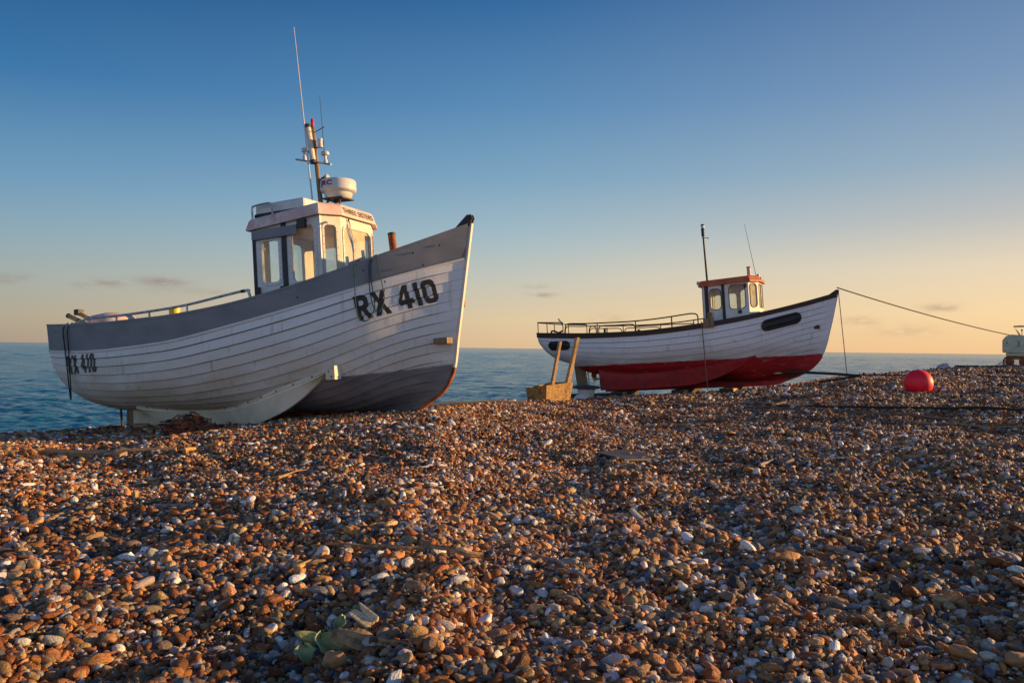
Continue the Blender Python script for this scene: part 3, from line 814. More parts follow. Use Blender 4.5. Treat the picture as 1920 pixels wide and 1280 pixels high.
h1.band('rubbing_strake', b1, m_white, lambda x: h1.RUB(x)-.022, lambda x: h1.RUB(x)+.006, .028, .028, .06)
h1.band('gunwale_cap', b1, m_grey, lambda x: h1.TOP(x)+.001, lambda x: h1.TOP(x)+.03, .036, .036, .09)
# deck
def deck(h, root, drop, mat):
    mb = MB(); rows = []
    for x in h.xs[2:-2]:
        z = float(h.RUB(x))-drop; y = max(h.halfb(x)*.985-.03, .005); xx = x+h.lean(x, z)
        rows.append([(xx, -y, z), (xx, -y*.5, z+.02), (xx, 0, z+.03), (xx, y*.5, z+.02), (xx, y, z)])
    mb.grid(rows); return mb.build('deck', mat, root, smooth=True)
deck(h1, b1, .03, m_grey)
# stem post and its iron band
def sweep_xz(mb, line, w, d0, d1, mi=0):
    rows = []
    n = len(line)
    for i, (x, z) in enumerate(line):
        a = line[max(i-1, 0)]; b = line[min(i+1, n-1)]
        t = Vector((b[0]-a[0], b[1]-a[1])).normalized(); nx, nz = t.y, -t.x
        rows.append([(x+nx*d0, -w, z+nz*d0), (x+nx*d1, -w*.8, z+nz*d1), (x+nx*d1, w*.8, z+nz*d1), (x+nx*d0, w, z+nz*d0)])
    mb.grid(rows, mi, closed=True)
    mb.add(rows[0], [(3, 2, 1, 0)], mi); mb.add(rows[-1], [(0, 1, 2, 3)], mi)
def stem_line(h, z0, z1, n=40):
    return [(float(h.STEM(z)), z) for z in np.linspace(z0, z1, n)]
mb = MB(); sweep_xz(mb, stem_line(h1, .62, 2.50), .035, -.12, .035); mb.build('stem_post', m_cream, b1, bevel=.006)
low = [(2.2, -.0), (3.5, 0.0), (5., 0.0), (5.8, .0), (5.97, .02)]+[(float(h1.STEM(z)), z) for z in np.linspace(.04, .615, 22)]
mb = MB(); sweep_xz(mb, low, .036, -.22, .036); mb.build('keel', m_orangerust, b1, bevel=.004)
mb = MB(); mb.box((1.05, -.05, 0.0), (2.35, .05, .36)); mb.box((.98, -.035, .02), (1.06, .035, .5)); mb.build('skeg', m_skirt, b1, bevel=.01)
# bilge plate with its bolted flange
def bilge(h, root, line, bottom, mat, bolts=True, side=-1):
    fl = pchip(*zip(*line)); fb = pchip(*zip(*bottom)); x0, x1 = line[0][0], line[-1][0]
    rows = []; fl_rows = []; xs_ = np.linspace(x0, x1, 50); ys_ = []
    for x in xs_:
        p = h.surf(x, float(fl(x)), .004); ys_.append(abs(p.y) if p is not None else (ys_[-1] if ys_ else 1.))
    ys_ = np.polyval(np.polyfit(xs_, ys_, 5), xs_)+.008
    for x, yo in zip(xs_, ys_):
        yo = float(yo); z = float(fl(x)); zb = min(float(fb(x)), z-.004)
        y1 = yo-.02
        mid = (z+zb)/2
        rows.append([(x, side*(yo+.035), z+.0), (x, side*(yo+.045), z-.03 if z-zb > .05 else mid), (x, side*(y1+.03), mid), (x, side*(y1-.0), zb), (x, side*(y1-.05), zb), (x, side*(yo-.08), z)])
        fl_rows.append([(x, side*(yo+.001), z+.055), (x, side*(yo+.03), z+.045), (x, side*(yo+.05), z+.004), (x, side*(yo+.03), z-.01)])
    mb = MB(); mb.grid(rows, closed=True); mb.add(rows[0], [(0, 1, 2, 3, 4, 5)]); mb.add(rows[-1], [(5, 4, 3, 2, 1, 0)])
    o = mb.build('bilge_plate', mat, root, smooth=True, angle=30)
    mb = MB(); mb.grid(fl_rows)
    k = 0
    if bolts:
        for i in range(2, len(fl_rows), 4):
            p = fl_rows[i][2]; mb.lathe([(.014, 0), (.011, .012), (.004, .015)], 8, 1, Matrix.Translation((p[0], p[1]-side*.008, p[2]+.012)) @ Matrix.Rotation(PI/2 if side < 0 else -PI/2, 4, 'X'))
    fo = mb.build('flange', [mat, m_rust], o, smooth=True)
    return o
bl = [(2.0, .33), (2.64, .25), (3.48, .235), (4.0, .29), (4.52, .40), (5.0, .53), (5.40, .66)]
bb = [(2.0, .30), (2.2, .16), (2.45, .06), (2.8, .0), (4.1, .02), (4.6, .14), (4.95, .31), (5.2, .50), (5.40, .655)]
bilge(h1, b1, bl, bb, m_skirt); bilge(h1, b1, bl, bb, m_skirt, side=1)
# end bracket of the bilge plate
mb = MB(); 
for (x, z) in ((5.42, .70),):
    p = h1.surf(x, z)
    mb.box((x-.04, p.y-.045, z-.15), (x+.10, p.y+.10, z-.01)); mb.box((x+.08, p.y-.055, z-.11), (x+.11, p.y+.08, z+.03), 0)
    for q in (.0, .07): mb.lathe([(.014, 0), (.01, .012)], 8, 1, Matrix.Translation((x+.01+q*.6, p.y-.045, z-.04-q)) @ Matrix.Rotation(PI/2, 4, 'X'))
mb.build('plate_bracket', [m_skirt, m_rust], b1, bevel=.006)
# rudder
mb = MB(); mb.prism([(.80, .0), (.86, .55), (1.0, .56), (.98, .34), (1.02, .0)], -.02, .02, 0, Matrix.Rotation(PI/2, 4, 'X')); mb.build('rudder', m_wood, b1, bevel=.006)
mb = MB(); mb.tube([(.70, -.0, -.05), (.66, 0, .62)], .018, 8); mb.build('rudder_stock', m_iron, b1)
# fender blocks beside the stem
for sg in (-1, 1):
    x, z = 6.62, .97 if sg < 0 else 1.42
    mb = MB(); mb.box((x, sg*.08, z-.04), (x+.20, sg*.25, z+.04)) if sg < 0 else mb.box((6.72, .06, z), (6.9, .20, z+.10))
    mb.build('fender_block', m_wood, b1, bevel=.006)
# bow fairlead
mb = MB()
for sg in (-1, 1):
    mb.prism([(6.90, 2.40), (6.93, 2.46), (7.11, 2.61), (7.17, 2.61), (7.19, 2.56), (7.14, 2.46)], sg*.03-.012, sg*.03+.012, 0, Matrix.Rotation(PI/2, 4, 'X'))
mb.tube([(7.13, -.045, 2.575), (7.13, .045, 2.575)], .03, 12)
mb.build('bow_roller', m_iron, b1, bevel=.003)
# registration numbers
lettering(h1, b1, 'RX 410', 5.87, 1.28, .85, .30, R(14), .075, space=1.25, off=.012)
lettering(h1, b1, 'RX 410', .97, .88, .72, .27, 0.0, .05, off=.012, gap=.30)

# ---- wheelhouse one
def wheelhouse(root, plan, zb, eave, mats, walls, thick=.03):
    """plan: outer corners in order; walls: list per edge of (u0,u1,name,[loops],window spec)"""
    grp = []
    for (a, b, wl) in walls:
        M, L = wall_matrix(plan[a], plan[b])
        for w in wl:
            u0 = w.get('u0', 0.); u1 = w.get('u1', L)
            def zt(u):
                q = M @ Vector((u, 0, 0)); return float(eave(q.x))
            outer = [(u0, zb), (u1, zb), (u1, zt(u1)), (u0, zt(u0))]
            mb = MB(); plate(mb, outer, w.get('holes', []), M, -thick, w.get('proud', 0.))
            o = mb.build(w.get('name', 'wall'), w.get('mat', mats), root)
            for lp in w.get('holes', []):
                if w.get('glass'): window(o, M, lp, w['glass'], w.get('frame', mats), w.get('fw', .03), w.get('proud', 0.)+.012, w.get('bolts', 0))
            grp.append(o)
    return grp
PL = [(4.14, -.72), (5.25, -.72), (5.39, -.42), (5.37, .36), (5.23, .63), (4.14, .63)]
eave1 = lambda x: 2.68+.075*(x-4.12)
ZB = 1.15
walls = [
    (0, 1, [dict(u0=.0, u1=.055, mat=m_dark, name='corner_post', proud=.012),
            dict(u0=.055, u1=.50, name='door', proud=.004, holes=[rounded(.16, .44, 1.93, 2.50, .05)], glass=g_clear, bolts=22, fw=.045, mat=m_white, frame=m_white),
            dict(u0=.50, u1=.575, mat=m_dark, name='door_post', proud=.016),
            dict(u0=.575, u1=1.13, holes=[rounded(.66, 1.03, 1.90, 2.64, .07)], glass=g_clear, bolts=26, fw=.045, mat=m_white, frame=m_white)]),
    (1, 2, [dict(holes=[rounded(.075, .255, 1.95, 2.63, .055)], glass=g_clear, bolts=16, fw=.03)]),
    (2, 3, [dict(holes=[rounded(.06, .72, 1.98, 2.62, .07)], glass=g_dirty, bolts=24, fw=.03)]),
    (3, 4, [dict(holes=[rounded(.07, .23, 1.98, 2.63, .055)], glass=g_clear, bolts=16, fw=.03)]),
    (4, 5, [dict(u0=0, u1=.56, holes=[rounded(.07, .50, 1.70, 2.60, .07)], glass=g_clear, fw=.03), dict(u0=.56, u1=1.09, holes=[rounded(.64, 1.04, 1.70, 2.56, .06)], glass=g_clear, fw=.03)]),
    (5, 0, [dict(u0=0, u1=.63, holes=[rounded(.27, .52, 1.70, 2.60, .06)], glass=g_clear, fw=.025), dict(u0=1.06, u1=1.35), dict(u0=.63, u1=1.06, name='door_header', holes=[[(.65, 1.2), (1.04, 1.2), (1.04, 2.60), (.65, 2.60)]])]),
]
WH = m_cream
wh1 = MB()
# floor and console stand inside the wheelhouse
wh1.prism([(p[0]*.99+.04, p[1]*.96) for p in PL], ZB, ZB+.02)
wheel = wh1.build('wheelhouse_floor', m_grey, b1)
wheelhouse(b1, PL, ZB, eave1, WH, walls)
mb = MB(); mb.box((5.0, -.5, 1.6), (5.34, .42, 1.92)); mb.lathe([(.10, 0), (.105, .05), (.05, .07)], 14, 1, Matrix.Translation((5.15, -.3, 1.93))); mb.build('console', [m_interior, m_dark], b1, bevel=.01)
mb = MB(); mb.tube([(4.95, .1+.16*math.cos(a), 1.85+.16*math.sin(a)) for a in np.linspace(0, 2*PI, 20)], .012, 6); mb.tube([(4.95, -.06, 1.85), (4.95, .26, 1.85)], .008, 6); mb.tube([(4.95, .1, 1.69), (4.95, .1, 2.01)], .008, 6); mb.build('steering_wheel', m_iron, b1)
# roof: flared fascia and a cambered top
def roof(root, plan, eave, h, over, mat, camber=.05, flare=.03, lip=.0):
    cx = sum(p[0] for p in plan)/len(plan)
    def ring(o, dz):
        out = []
        for x, y in plan:
            sx = 1 if x > cx else -1; sy = 1 if y > 0 else -1
            ox = o*(1 if abs(y) < .5 or x < cx+.2 else .75)*sx; oy = o*sy*(1 if x < plan[1][0]+.01 else .6)
            out.append((x+ox, y+oy, float(eave(x))+dz))
        return out
    mb = MB(); n = len(plan)
    rings = [ring(.0, .0), ring(over+flare, -.015), ring(over+flare, .012), ring(over*.75, h), ring(over*.2, h+camber*.6), ring(-.25, h+camber)]
    for i in range(len(rings)-1):
        a, b = rings[i], rings[i+1]
        for k in range(n): mb.add([a[k], a[(k+1) % n], b[(k+1) % n], b[k]], [(0, 1, 2, 3)])
    mb.add(rings[-1], [tuple(range(n))]); mb.add(rings[0], [tuple(range(n-1, -1, -1))])
    return mb.build('roof', mat, root, bevel=.008)
rf1 = roof(b1, PL, eave1, .125, .04, m_pink, flare=.022)
# name board lettering on the front of the fascia
def curved_text(root, txt, path, z0, height, mat, bold, name, tilt, zf):
    v, f, w, h = text_faces(txt, height*1.4, bold, 1, 1.05)
    seg = [math.dist(path[i], path[i+1]) for i in range(len(path)-1)]; tot = sum(seg)
    v = v*np.array([tot/w, height/h]); vs = []
    for a, b in v:
        q = min(a, tot-1e-6); i = 0
        while q > seg[i]: q -= seg[i]; i += 1
        t = q/seg[i]; p0, p1 = path[i], path[i+1]
        x = p0[0]+(p1[0]-p0[0])*t; y = p0[1]+(p1[1]-p0[1])*t
        d = Vector((p1[0]-p0[0], p1[1]-p0[1])).normalized(); nx, ny = d.y, -d.x
        vs.append((x-nx*tilt*b, y-ny*tilt*b, zf(x)+z0+b))
    mb = MB(); mb.add(vs, f); o = mb.build(name, mat, root); o.modifiers.new('paint', 'SOLIDIFY').thickness = .003; return o
ov = .062
fr_path = [(5.25+ov*.9, -.60), (5.39+ov, -.42-.02), (5.39+ov, .42), (5.39+ov*.93, .52)]
curved_text(rf1, 'THREE SISTERS', [(5.39+ov+.006, -.42), (5.37+ov+.006, .34)], .026, .074, m_dark, .0, 'boat_name', .30, eave1)
# sliding door rail under the eave
mb = MB(); mb.box((4.17, -.78, 2.53), (4.93, -.745, 2.66)); mb.build('door_rail', m_grey, b1, bevel=.004)
mb = MB(); mb.box((4.94, -.785, 2.60), (5.07, -.73, 2.72)); mb.build('rail_stop', m_black, b1, bevel=.004)
for bx in (((4.60, -.76, 1.72), (4.70, -.735, 1.86)), ((4.20, -.76, 1.72), (4.25, -.735, 1.88))):
    mb = MB(); mb.box(*bx); mb.build('door_latch', m_dark, b1, bevel=.004)
# canister and grab rail on the roof
mb = MB(); mb.box((4.12, -.62, 2.88), (4.95, .05, 3.06)); mb.box((4.10, -.64, 2.86), (4.97, .08, 2.93), 1)
mb.build('roof_locker', [m_plast, m_dark], b1, bevel=.05)
mb = MB(); mb.tube(catmull([(4.14, -.70, 2.83), (4.14, -.70, 2.98), (4.18, -.70, 3.02), (4.42, -.70, 3.03), (4.47, -.70, 2.99), (4.49, -.70, 2.86)], 5), .014, 8); mb.build('grab_rail', m_steel, b1, smooth=True)
# mast with lights
mast = MB(); mast.tube([(4.80, 0, 2.86), (4.715, 0, 4.22)], [.036, .031], 10); ms1 = mast.build('mast', m_wood, b1, smooth=True)
mb = MB(); mb.tube([(4.735, -.06, 3.70), (4.675, -.06, 4.22)], .040, 12); mb.tube([(4.738, -.06, 3.67), (4.734, -.06, 3.72)], .044, 12, 1); mb.tube([(4.678, -.06, 4.20), (4.673, -.06, 4.25)], .044, 12, 1); mb.build('radar_reflector', [m_cream, m_dark], ms1)
mb = MB(); mb.lathe([(.022, 0), (.022, .05), (.024, .052), (.022, .10), (.012, .115)], 12, 0, Matrix.Translation((4.712, 0, 4.23))); mb.build('mast_light', m_red, ms1, smooth=True)
mb = MB(); mb.tube([(4.30, .12, 3.84), (5.08, -.12, 3.59)], .014, 8); mb.build('crosstree', m_steel, ms1)
for (x, y, z) in ((4.50, .06, 3.80), (4.96, -.08, 3.65)):
    mb = MB(); mb.lathe([(.03, -.02), (.03, .03), (.015, .035), (.02, .09), (.055, .10), (.062, .13), (.05, .15), (.01, .155)] if x > 4.7 else [(.03, -.02), (.03, .03), (.018, .035), (.018, .10), (.038, .105), (.04, .15), (.03, .16), (.01, .165)], 16, 0, Matrix.Translation((x, y, z))); mb.build('satellite_receiver', m_plast, ms1, smooth=True)
for (x, z) in ((4.83, 3.90), (4.60, 3.87)):
    mb = MB(); mb.lathe([(.04, 0), (.04, .02), (.032, .022), (.032, .10), (.04, .102), (.04, .125), (.01, .13)], 12, 0, Matrix.Translation((x, -.0 if x > 4.7 else .08, z))); mb.tube([(x, 0, z+.01), (4.74, 0, z+.01)], .01, 6, 1); mb.build('navigation_light', [m_plast, m_dark], ms1)
mb = MB(); mb.tube([(4.84, 0, 3.42), (4.93, -.02, 3.44)], .045, 10); mb.tube([(4.92, -.02, 3.44), (4.95, -.02, 3.445)], .05, 10, 1); mb.build('deck_light', [m_iron, m_steel], ms1)
mb = MB(); mb.tube([(4.72, 0, 4.13), (4.95, -.05, 4.17)], .006, 6); mb.build('halyard_arm', m_iron, ms1)
mb = MB(); mb.tube([(4.93, -.05, 3.77), (4.90, -.05, 4.64)], [.006, .003], 6); mb.build('thin_aerial', m_dark, ms1)
mb = MB(); mb.tube([(4.79, 0, 2.98), (4.50, .0, 2.84)], .018, 6); mb.tube([(4.8, 0, 2.9), (5.1, -.05, 3.0)], .02, 6); mb.tube([(4.78, 0, 3.10), (4.48, -.2, 2.84)], .014, 6); mb.build('mast_stay', m_iron, ms1)
mb = MB(); mb.tube([(4.73, -.1, 2.86), (4.705, -.1, 3.3), (4.55, -.1, 5.69)], [.013, .012, .005], 8); mb.build('whip_aerial', m_plast, b1, smooth=True)
# radar dome on its bracket
rm = Matrix.Translation((5.09, 0, 3.12)) @ Matrix.Rotation(R(3), 4, 'Y')
mb = MB(); mb.lathe([(.16, .0), (.19, .03), (.20, .075), (.235, .085), (.255, .11), (.25, .23), (.235, .255), (.10, .27), (.01, .272)], 40, 0, rm); rd = mb.build('radar_dome', m_plast, b1, smooth=True)
mb = MB(); mb.box((-.17, -.15, -.02), (.17, .15, .0), 0, rm); mb.tube([(5.05, 0, 3.10), (5.05, 0, 2.88)], .03, 8); mb.tube([(5.0, -.1, 3.1), (4.8, 0, 2.98)], .018, 6); mb.tube([(5.18, -.1, 3.1), (5.18, -.1, 2.88)], .012, 6); mb.build('bracket', m_iron, rd)
v, f, w, h = text_faces('JRC', .12, .035, 1, 1.1)
v = v*np.array([.22/w, .09/h]); vs = []
for a, b in v:
    th = -PI/2-R(34)+a/.256; q = rm @ Vector((.258*math.cos(th), .258*math.sin(th), .13+b)); vs.append(tuple(q))
mb = MB(); mb.add(vs, f); o = mb.build('maker_lettering', m_letterred, rd); o.modifiers.new('p', 'SOLIDIFY').thickness = .002
# bollard post, cleat and winch pieces on the foredeck
mb = MB(); mb.tube([(5.72, .45, 1.8), (5.66, .45, 2.60)], .055, 14); mb.tube([(5.662, .45, 2.585), (5.659, .45, 2.62)], .058, 14, 1); mb.build('samson_post', [m_rust, m_dark], b1, smooth=True, angle=50)
mb = MB()
for x in (5.76, 5.97): mb.tube([(x, -.84+(x-5.76)*.25, 1.95+(x-5.76)*.3), (x-.01, -.84+(x-5.76)*.25, 2.12+(x-5.76)*.3)], .022, 8)
mb.tube([(5.74, -.84, 2.02), (5.99, -.79, 2.09)], .018, 8); mb.build('rope_fairlead', m_steel, b1)
mb = MB()
for k, (dx, dy) in enumerate(((0, 0), (.02, .02), (.045, 0), (-.02, .03))):
    mb.tube(catmull([(5.58+dx, -.55+dy, 2.68-.02*k), (5.61+dx, -.56, 2.5), (5.67+dx*.5, -.58, 2.32), (5.69, -.6, 2.1+.02*k), (5.72, -.62, 1.95)], 5), .005 if k else .007, 6)
mb.build('rigging_bottlescrew', m_steel, b1, smooth=True)
mb = MB(); mb.tube([(5.55, -.45, 2.70), (5.60, -.54, 2.65)], .012, 8); mb.build('lashing_block', m_dark, b1)
# side rail
rp = [h1.side(h1.TOP, x, -.04) for x in (1.5, 2.14, 2.81, 3.49, 4.4)]
for sg in (1, -1):
    mb = MB(); hts = (.10, .105, .115, .13, .15)
    top = [(p[0], sg*p[1], p[2]+h) for p, h in zip(rp, hts)]
    line = catmull([(rp[0][0]-.4, sg*(rp[0][1]+.05), rp[0][2]+.05)]+top+[(rp[-1][0]+.10, sg*rp[-1][1], rp[-1][2]+.12), (rp[-1][0]+.13, sg*rp[-1][1], rp[-1][2]+.0)], 8)
    mb.tube(line, .018, 8)
    for p, t in zip(rp[:-1], top): mb.tube([(p[0], sg*p[1], p[2]), t], .013, 8)
    mb.tube([(rp[-1][0]-.02, sg*rp[-1][1], rp[-1][2]+.148), (rp[-1][0]+.04, sg*rp[-1][1], rp[-1][2]+.150)], .022, 8, 1)
    mb.build('side_rail', [m_steel, m_iron], b1, smooth=True)
# rust weep and fixings on the bulwark
mb = MB()
for x, dz in ((5.95, -.12), (6.06, -.10), (6.62, -.10), (6.72, -.30), (6.9, -.12), (5.2, -.15), (.62, -.09), (.75, -.09), (6.3, -.34)):
    p = h1.side(h1.TOP, x, .022); mb = MB(); mb.lathe([(.014, 0), (.011, .003), (.004, .004)], 8, 0, Matrix.Translation((p[0], p[1], p[2]+dz)) @ Matrix.Rotation(PI/2, 4, 'X')); mb.build('bulwark_bolt', m_dark, b1)

# things lying on boat one
def world(M, p): return M @ Vector(p)
# bundle of poles at the stern: one net-hauler frame
Mp = M1
for i, (a, b, lab) in enumerate((((.20, -.50, 1.84), (.86, -.50, 1.55), 'lower bamboo-coloured pole resting on the stern rail, dark end cap to the left'),
                                 ((.38, -.45, 1.87), (.98, -.42, 1.56), 'upper pole resting on the stern rail with a square dark block at its end'))):
    mb = MB(); A, B = Vector(a), Vector(b)
    mb.tube([A, B], .036, 12); mb.tube([A-(B-A).normalized()*.015, A+(B-A).normalized()*.02], .040, 12, 1)
    for t in (.35, .62): q = A.lerp(B, t); d = (B-A).normalized(); mb.tube([q-d*.012, q+d*.012], .040, 12, 1)
    if i: mb.box((.32, -.50, 1.84), (.42, -.40, 1.93), 1)
    c = A.copy()
    o = mb.build('pole', [m_woody, m_dark], None, smooth=True, angle=30, label=lab, cat='pole', group='poles across the stern of the white and grey boat')
    o.matrix_world = M1
mb = MB(); mb.lathe([(.30, 0), (.34, .06), (.36, .16), (.30, .23), (.12, .27), (.02, .28)], 28, 0); 
o = mb.build('pink_tub', m_pink, None, smooth=True, angle=50, label='upturned pale pink basin showing above the stern rail of the white and grey boat', cat='basin')
o.matrix_world = M1 @ Matrix.Translation((.92, -.30, 1.56))
mb = MB(); mb.lathe([(.085, 0), (.085, .30), (.088, .30), (.088, .33), (.07, .345)], 20); mb.tube([(0, 0, .10), (0, 0, .12)], .089, 20)
o = mb.build('yellow_canister', m_yellow, None, smooth=True, angle=40, label='yellow cylinder standing behind the side rail of the white and grey boat', cat='canister')
o.matrix_world = M1 @ Matrix.Translation((1.80, .12, 1.53))
# hanging ropes
def rope_px(name, pixs, mat, r, M, hull, label, cat='rope', off=.02, group=None, head=None, tail=None):
    pts = [Vector(q) for q in (head or [])]
    last = None
    for q in pixs:
        p = on_hull(M, hull, q[0], q[1], off)
        if p is None:
            continue
        pts.append(p)
    pts += [Vector(q) for q in (tail or [])]
    mb = MB(); mb.tube(catmull(pts, 5), r, 6)
    o = mb.build(name, mat, None, smooth=True, label=label, cat=cat, group=group); o.matrix_world = M
    return o
def bul(hull, x, dz=0, off=.05): return hull.side(hull.TOP, x, off) if not dz else (lambda p: (p[0], p[1], p[2]+dz))(hull.side(hull.TOP, x, off))
def drape(hull, xs, name, mat, r, label, group=None, yoff=.05):
    """rope along (x, drop below the gunwale) pairs, hanging free of the flared side"""
    pts = []
    for x, dz in xs:
        p = Vector(hull.side(hull.TOP, x, yoff))
        if dz <= 0: p = Vector(hull.side(hull.TOP, x, -.02)); p.z += .05
        else: p.z -= dz; p.x += .06*dz
        pts.append(p)
    mb = MB(); mb.tube(catmull(pts, 6), r, 6)
    o = mb.build(name, mat, None, smooth=True, label=label, cat='rope', group=group); o.matrix_world = M1
    return o
drape(h1, [(1.10, -.01), (1.07, .05), (1.06, .3), (1.04, .6), (1.03, .85), (1.02, 1.0), (1.005, 1.09), (.99, 1.0), (.98, .85), (.97, .6), (.95, .3), (.95, .05), (.98, -.01)], 'hanging_rope', m_ropeb, .009, 'dark rope hanging in a long loop over the stern letters')
drape(h1, [(6.00, -.01), (5.965, .05), (5.95, .25), (5.935, .5), (5.95, .66), (6.0, .73), (6.07, .74), (6.13, .68), (6.16, .55), (6.15, .35), (6.15, .15), (6.17, .04), (6.20, -.01), (6.24, .04), (6.25, .2), (6.27, .42), (6.27, .56), (6.23, .66), (6.18, .68), (6.14, .6), (6.12, .4), (6.13, .2), (6.15, .03), (6.18, -.012)], 'hanging_rope', m_ropeg, .007, 'thin green rope looped over the bow letters RX')

# ============ boat two: white with red bottom
pA = pt(1052, 745, 24.); pB = pt(1575, 715, 20.6)
M2 = boat_matrix(pA, pB, -1.31, R(4.0), .48)
S_ = .42
h2 = Hull(8.38,
    hb=[(0, .74), (.35, .86), (.8, .98), (1.3, 1.10), (1.9, 1.2), (3.4, 1.34), (4.9, 1.35), (5.9, 1.24), (6.9, .94), (7.6, .55), (8.1, .22), (8.38, .03)],
    top=[(0, 1.82), (.42, 1.78), (.8, 1.75), (1.3, 1.71), (1.9, 1.67), (3.4, 1.63), (4.9, 1.70), (5.9, 1.80), (6.9, 1.95), (7.7, 2.13), (8.38, 2.32)],
    rub=[(0, 1.67), (.42, 1.63), (.8, 1.60), (1.3, 1.56), (1.9, 1.52), (3.4, 1.49), (4.9, 1.56), (5.9, 1.67), (6.9, 1.83), (7.7, 2.00), (8.38, 2.19)],
    bottom=[(0, .98), (.5, .82), (1.0, .70), (1.6, .55), (2.2, .42), (3, .30), (4.5, .20), (5.5, .14), (6.5, .10), (8.38, .10)],
    stem=[(0, 6.7), (.1, 6.95), (.22, 7.30), (.43, 7.66), (.73, 7.90), (1.38, 8.12), (2.3, 8.36)],
    sternx=[(.7, .80), (.9, .56), (1.1, .34), (1.3, .16), (1.6, 0), (1.8, -.01)],
    nmid=[(0, 2.2), (1.2, 2.3), (3, 2.5), (4.6, 2.4), (5.8, 2.1), (7, 1.5), (8.38, 1.05)], strakes=13, t=.024, gap=.013)
b2 = empty('fishing_boat', mat=M2, label='white clinker fishing boat with red bottom, brown gunwale and orange wheelhouse roof', cat='boat')
h2.build_hull(b2, [m_hull2, m_seam])
h2.band('gunwale', b2, m_brown, lambda x: h2.RUB(x)-.0, h2.TOP, .03, .035, .09)
deck(h2, b2, .03, m_grey)
mb = MB(); sweep_xz(mb, stem_line(h2, .70, 2.34), .03, -.12, .03); mb.build('stem_post', m_white, b2, bevel=.006)
low = [(1.9, .0), (3.5, 0.0), (5., 0.0), (6.5, .0), (6.72, .02)]+[(float(h2.STEM(z)), z) for z in np.linspace(.04, .695, 22)]
m_redp = W('red_keel_paint', (.42, .012, .016), .6, c2=(.2, .02, .02), scale=6)
mb = MB(); sweep_xz(mb, low, .035, -.26, .03); mb.build('keel', m_redp, b2, bevel=.004)
mb = MB(); mb.box((1.75, -.05, .02), (3.2, .05, .45)); mb.build('skeg', m_redp, b2, bevel=.01)
bl = [(2.0, .60), (2.9, .46), (4.0, .46), (5.0, .53), (5.8, .66), (6.35, .76)]
bb = [(2.0, .10), (2.2, .05), (3.0, .04), (4.6, .10), (5.2, .22), (5.7, .40), (6.1, .60), (6.35, .755)]
for sd_ in (-1, 1): bilge(h2, b2, bl, bb, m_redp, bolts=False, side=sd_)
mb = MB(); mb.prism([(1.02, .10), (.95, .78), (1.30, .70), (1.36, .10)], -.02, .02, 0, Matrix.Rotation(PI/2, 4, 'X')); mb.tube([(1.40, 0, .08), (1.36, 0, .75)], .022, 8, 1); mb.build('rudder', [m_wood, m_steel], b2, bevel=.006)
pr = MB()
for k in range(3):
    Mk = Matrix.Translation((1.58, 0, .36)) @ Matrix.Rotation(2*PI*k/3+.5, 4, 'X')
    rows = []
    for t in np.linspace(0, 1, 9):
        w = .085*math.sin(PI*(.12+.80*t))+.01; a = .9-.45*t; zc_ = .03+.24*t
        rows.append([(-w*math.sin(a), -w*math.cos(a), zc_), (0.006, 0, zc_), (w*math.sin(a), w*math.cos(a), zc_), (-0.006, 0, zc_)])
    n0 = len(pr.v); oldM = pr.M; pr.M = Mk; pr.grid(rows, closed=True); pr.add(rows[-1], [(0, 1, 2, 3)]); pr.M = oldM
pr.lathe([(.03, -.07), (.042, 0), (.042, .06), (.03, .08)], 14, 0, Matrix.Translation((1.58, 0, .36)) @ Matrix.Rotation(PI/2, 4, 'Y')); pr.tube([(1.62, 0, .36), (1.9, 0, .36)], .022, 8)
pr.build('propeller', m_bronze, b2, smooth=True, angle=40)
mb = MB(); p = h2.surf(7.78, 1.45); mb.box((7.72, -.24, 1.40), (7.90, -.10, 1.50)); mb.build('fender_block', m_iron, b2, bevel=.006)
mb = MB()
for sg in (-1, 1): mb.prism([(8.16, 2.28), (8.25, 2.34), (8.33, 2.39), (8.40, 2.38), (8.39, 2.28)], sg*.03-.01, sg*.03+.01, 0, Matrix.Rotation(PI/2, 4, 'X'))
mb.tube([(8.36, -.04, 2.36), (8.36, .04, 2.36)], .03, 10); mb.build('bow_roller', m_iron, b2)
# blanked number panels
def oval(h, root, x0, x1, z0, z1, hh, name='number_panel'):
    mb = MB(); n = 18; lp = []
    for k in range(n+1):
        a = -PI/2+PI*k/n; lp.append((1, math.cos(a), math.sin(a)))
    outline = [(x1-hh+hh*math.cos(a), hh*math.sin(a)) for a in np.linspace(-PI/2, PI/2, 14)]+[(x0+hh+hh*math.cos(a), hh*math.sin(a)) for a in np.linspace(PI/2, 3*PI/2, 14)]
    bm = bmesh.new(); vs = [bm.verts.new((x, z, 0)) for x, z in outline]; bm.faces.new(vs); bmesh.ops.triangulate(bm, faces=bm.faces)
    for _ in range(5):
        es = [e for e in bm.edges if e.calc_length() > .05]
        if not es: break
        bmesh.ops.subdivide_edges(bm, edges=es, cuts=1); bmesh.ops.triangulate(bm, faces=[f for f in bm.faces if len(f.verts) > 3])
    bm.verts.index_update(); pts = []
    for v in bm.verts:
        x, q = v.co.x, v.co.y; z = z0+(z1-z0)*(x-x0)/(x1-x0)+q; p = h.surf(x, z, .03); pts.append(tuple(p) if p is not None else (x, -.5, z))
    mb.add(pts, [tuple(v.index for v in f.verts) for f in bm.faces]); bm.free()
    o = mb.build(name, m_black, root, smooth=True); o.modifiers.new('p', 'SOLIDIFY').thickness = .003
oval(h2, b2, 6.56, 7.50, 1.52, 1.73, .15)
oval(h2, b2, .52, 1.28, 1.38, 1.37, .13)
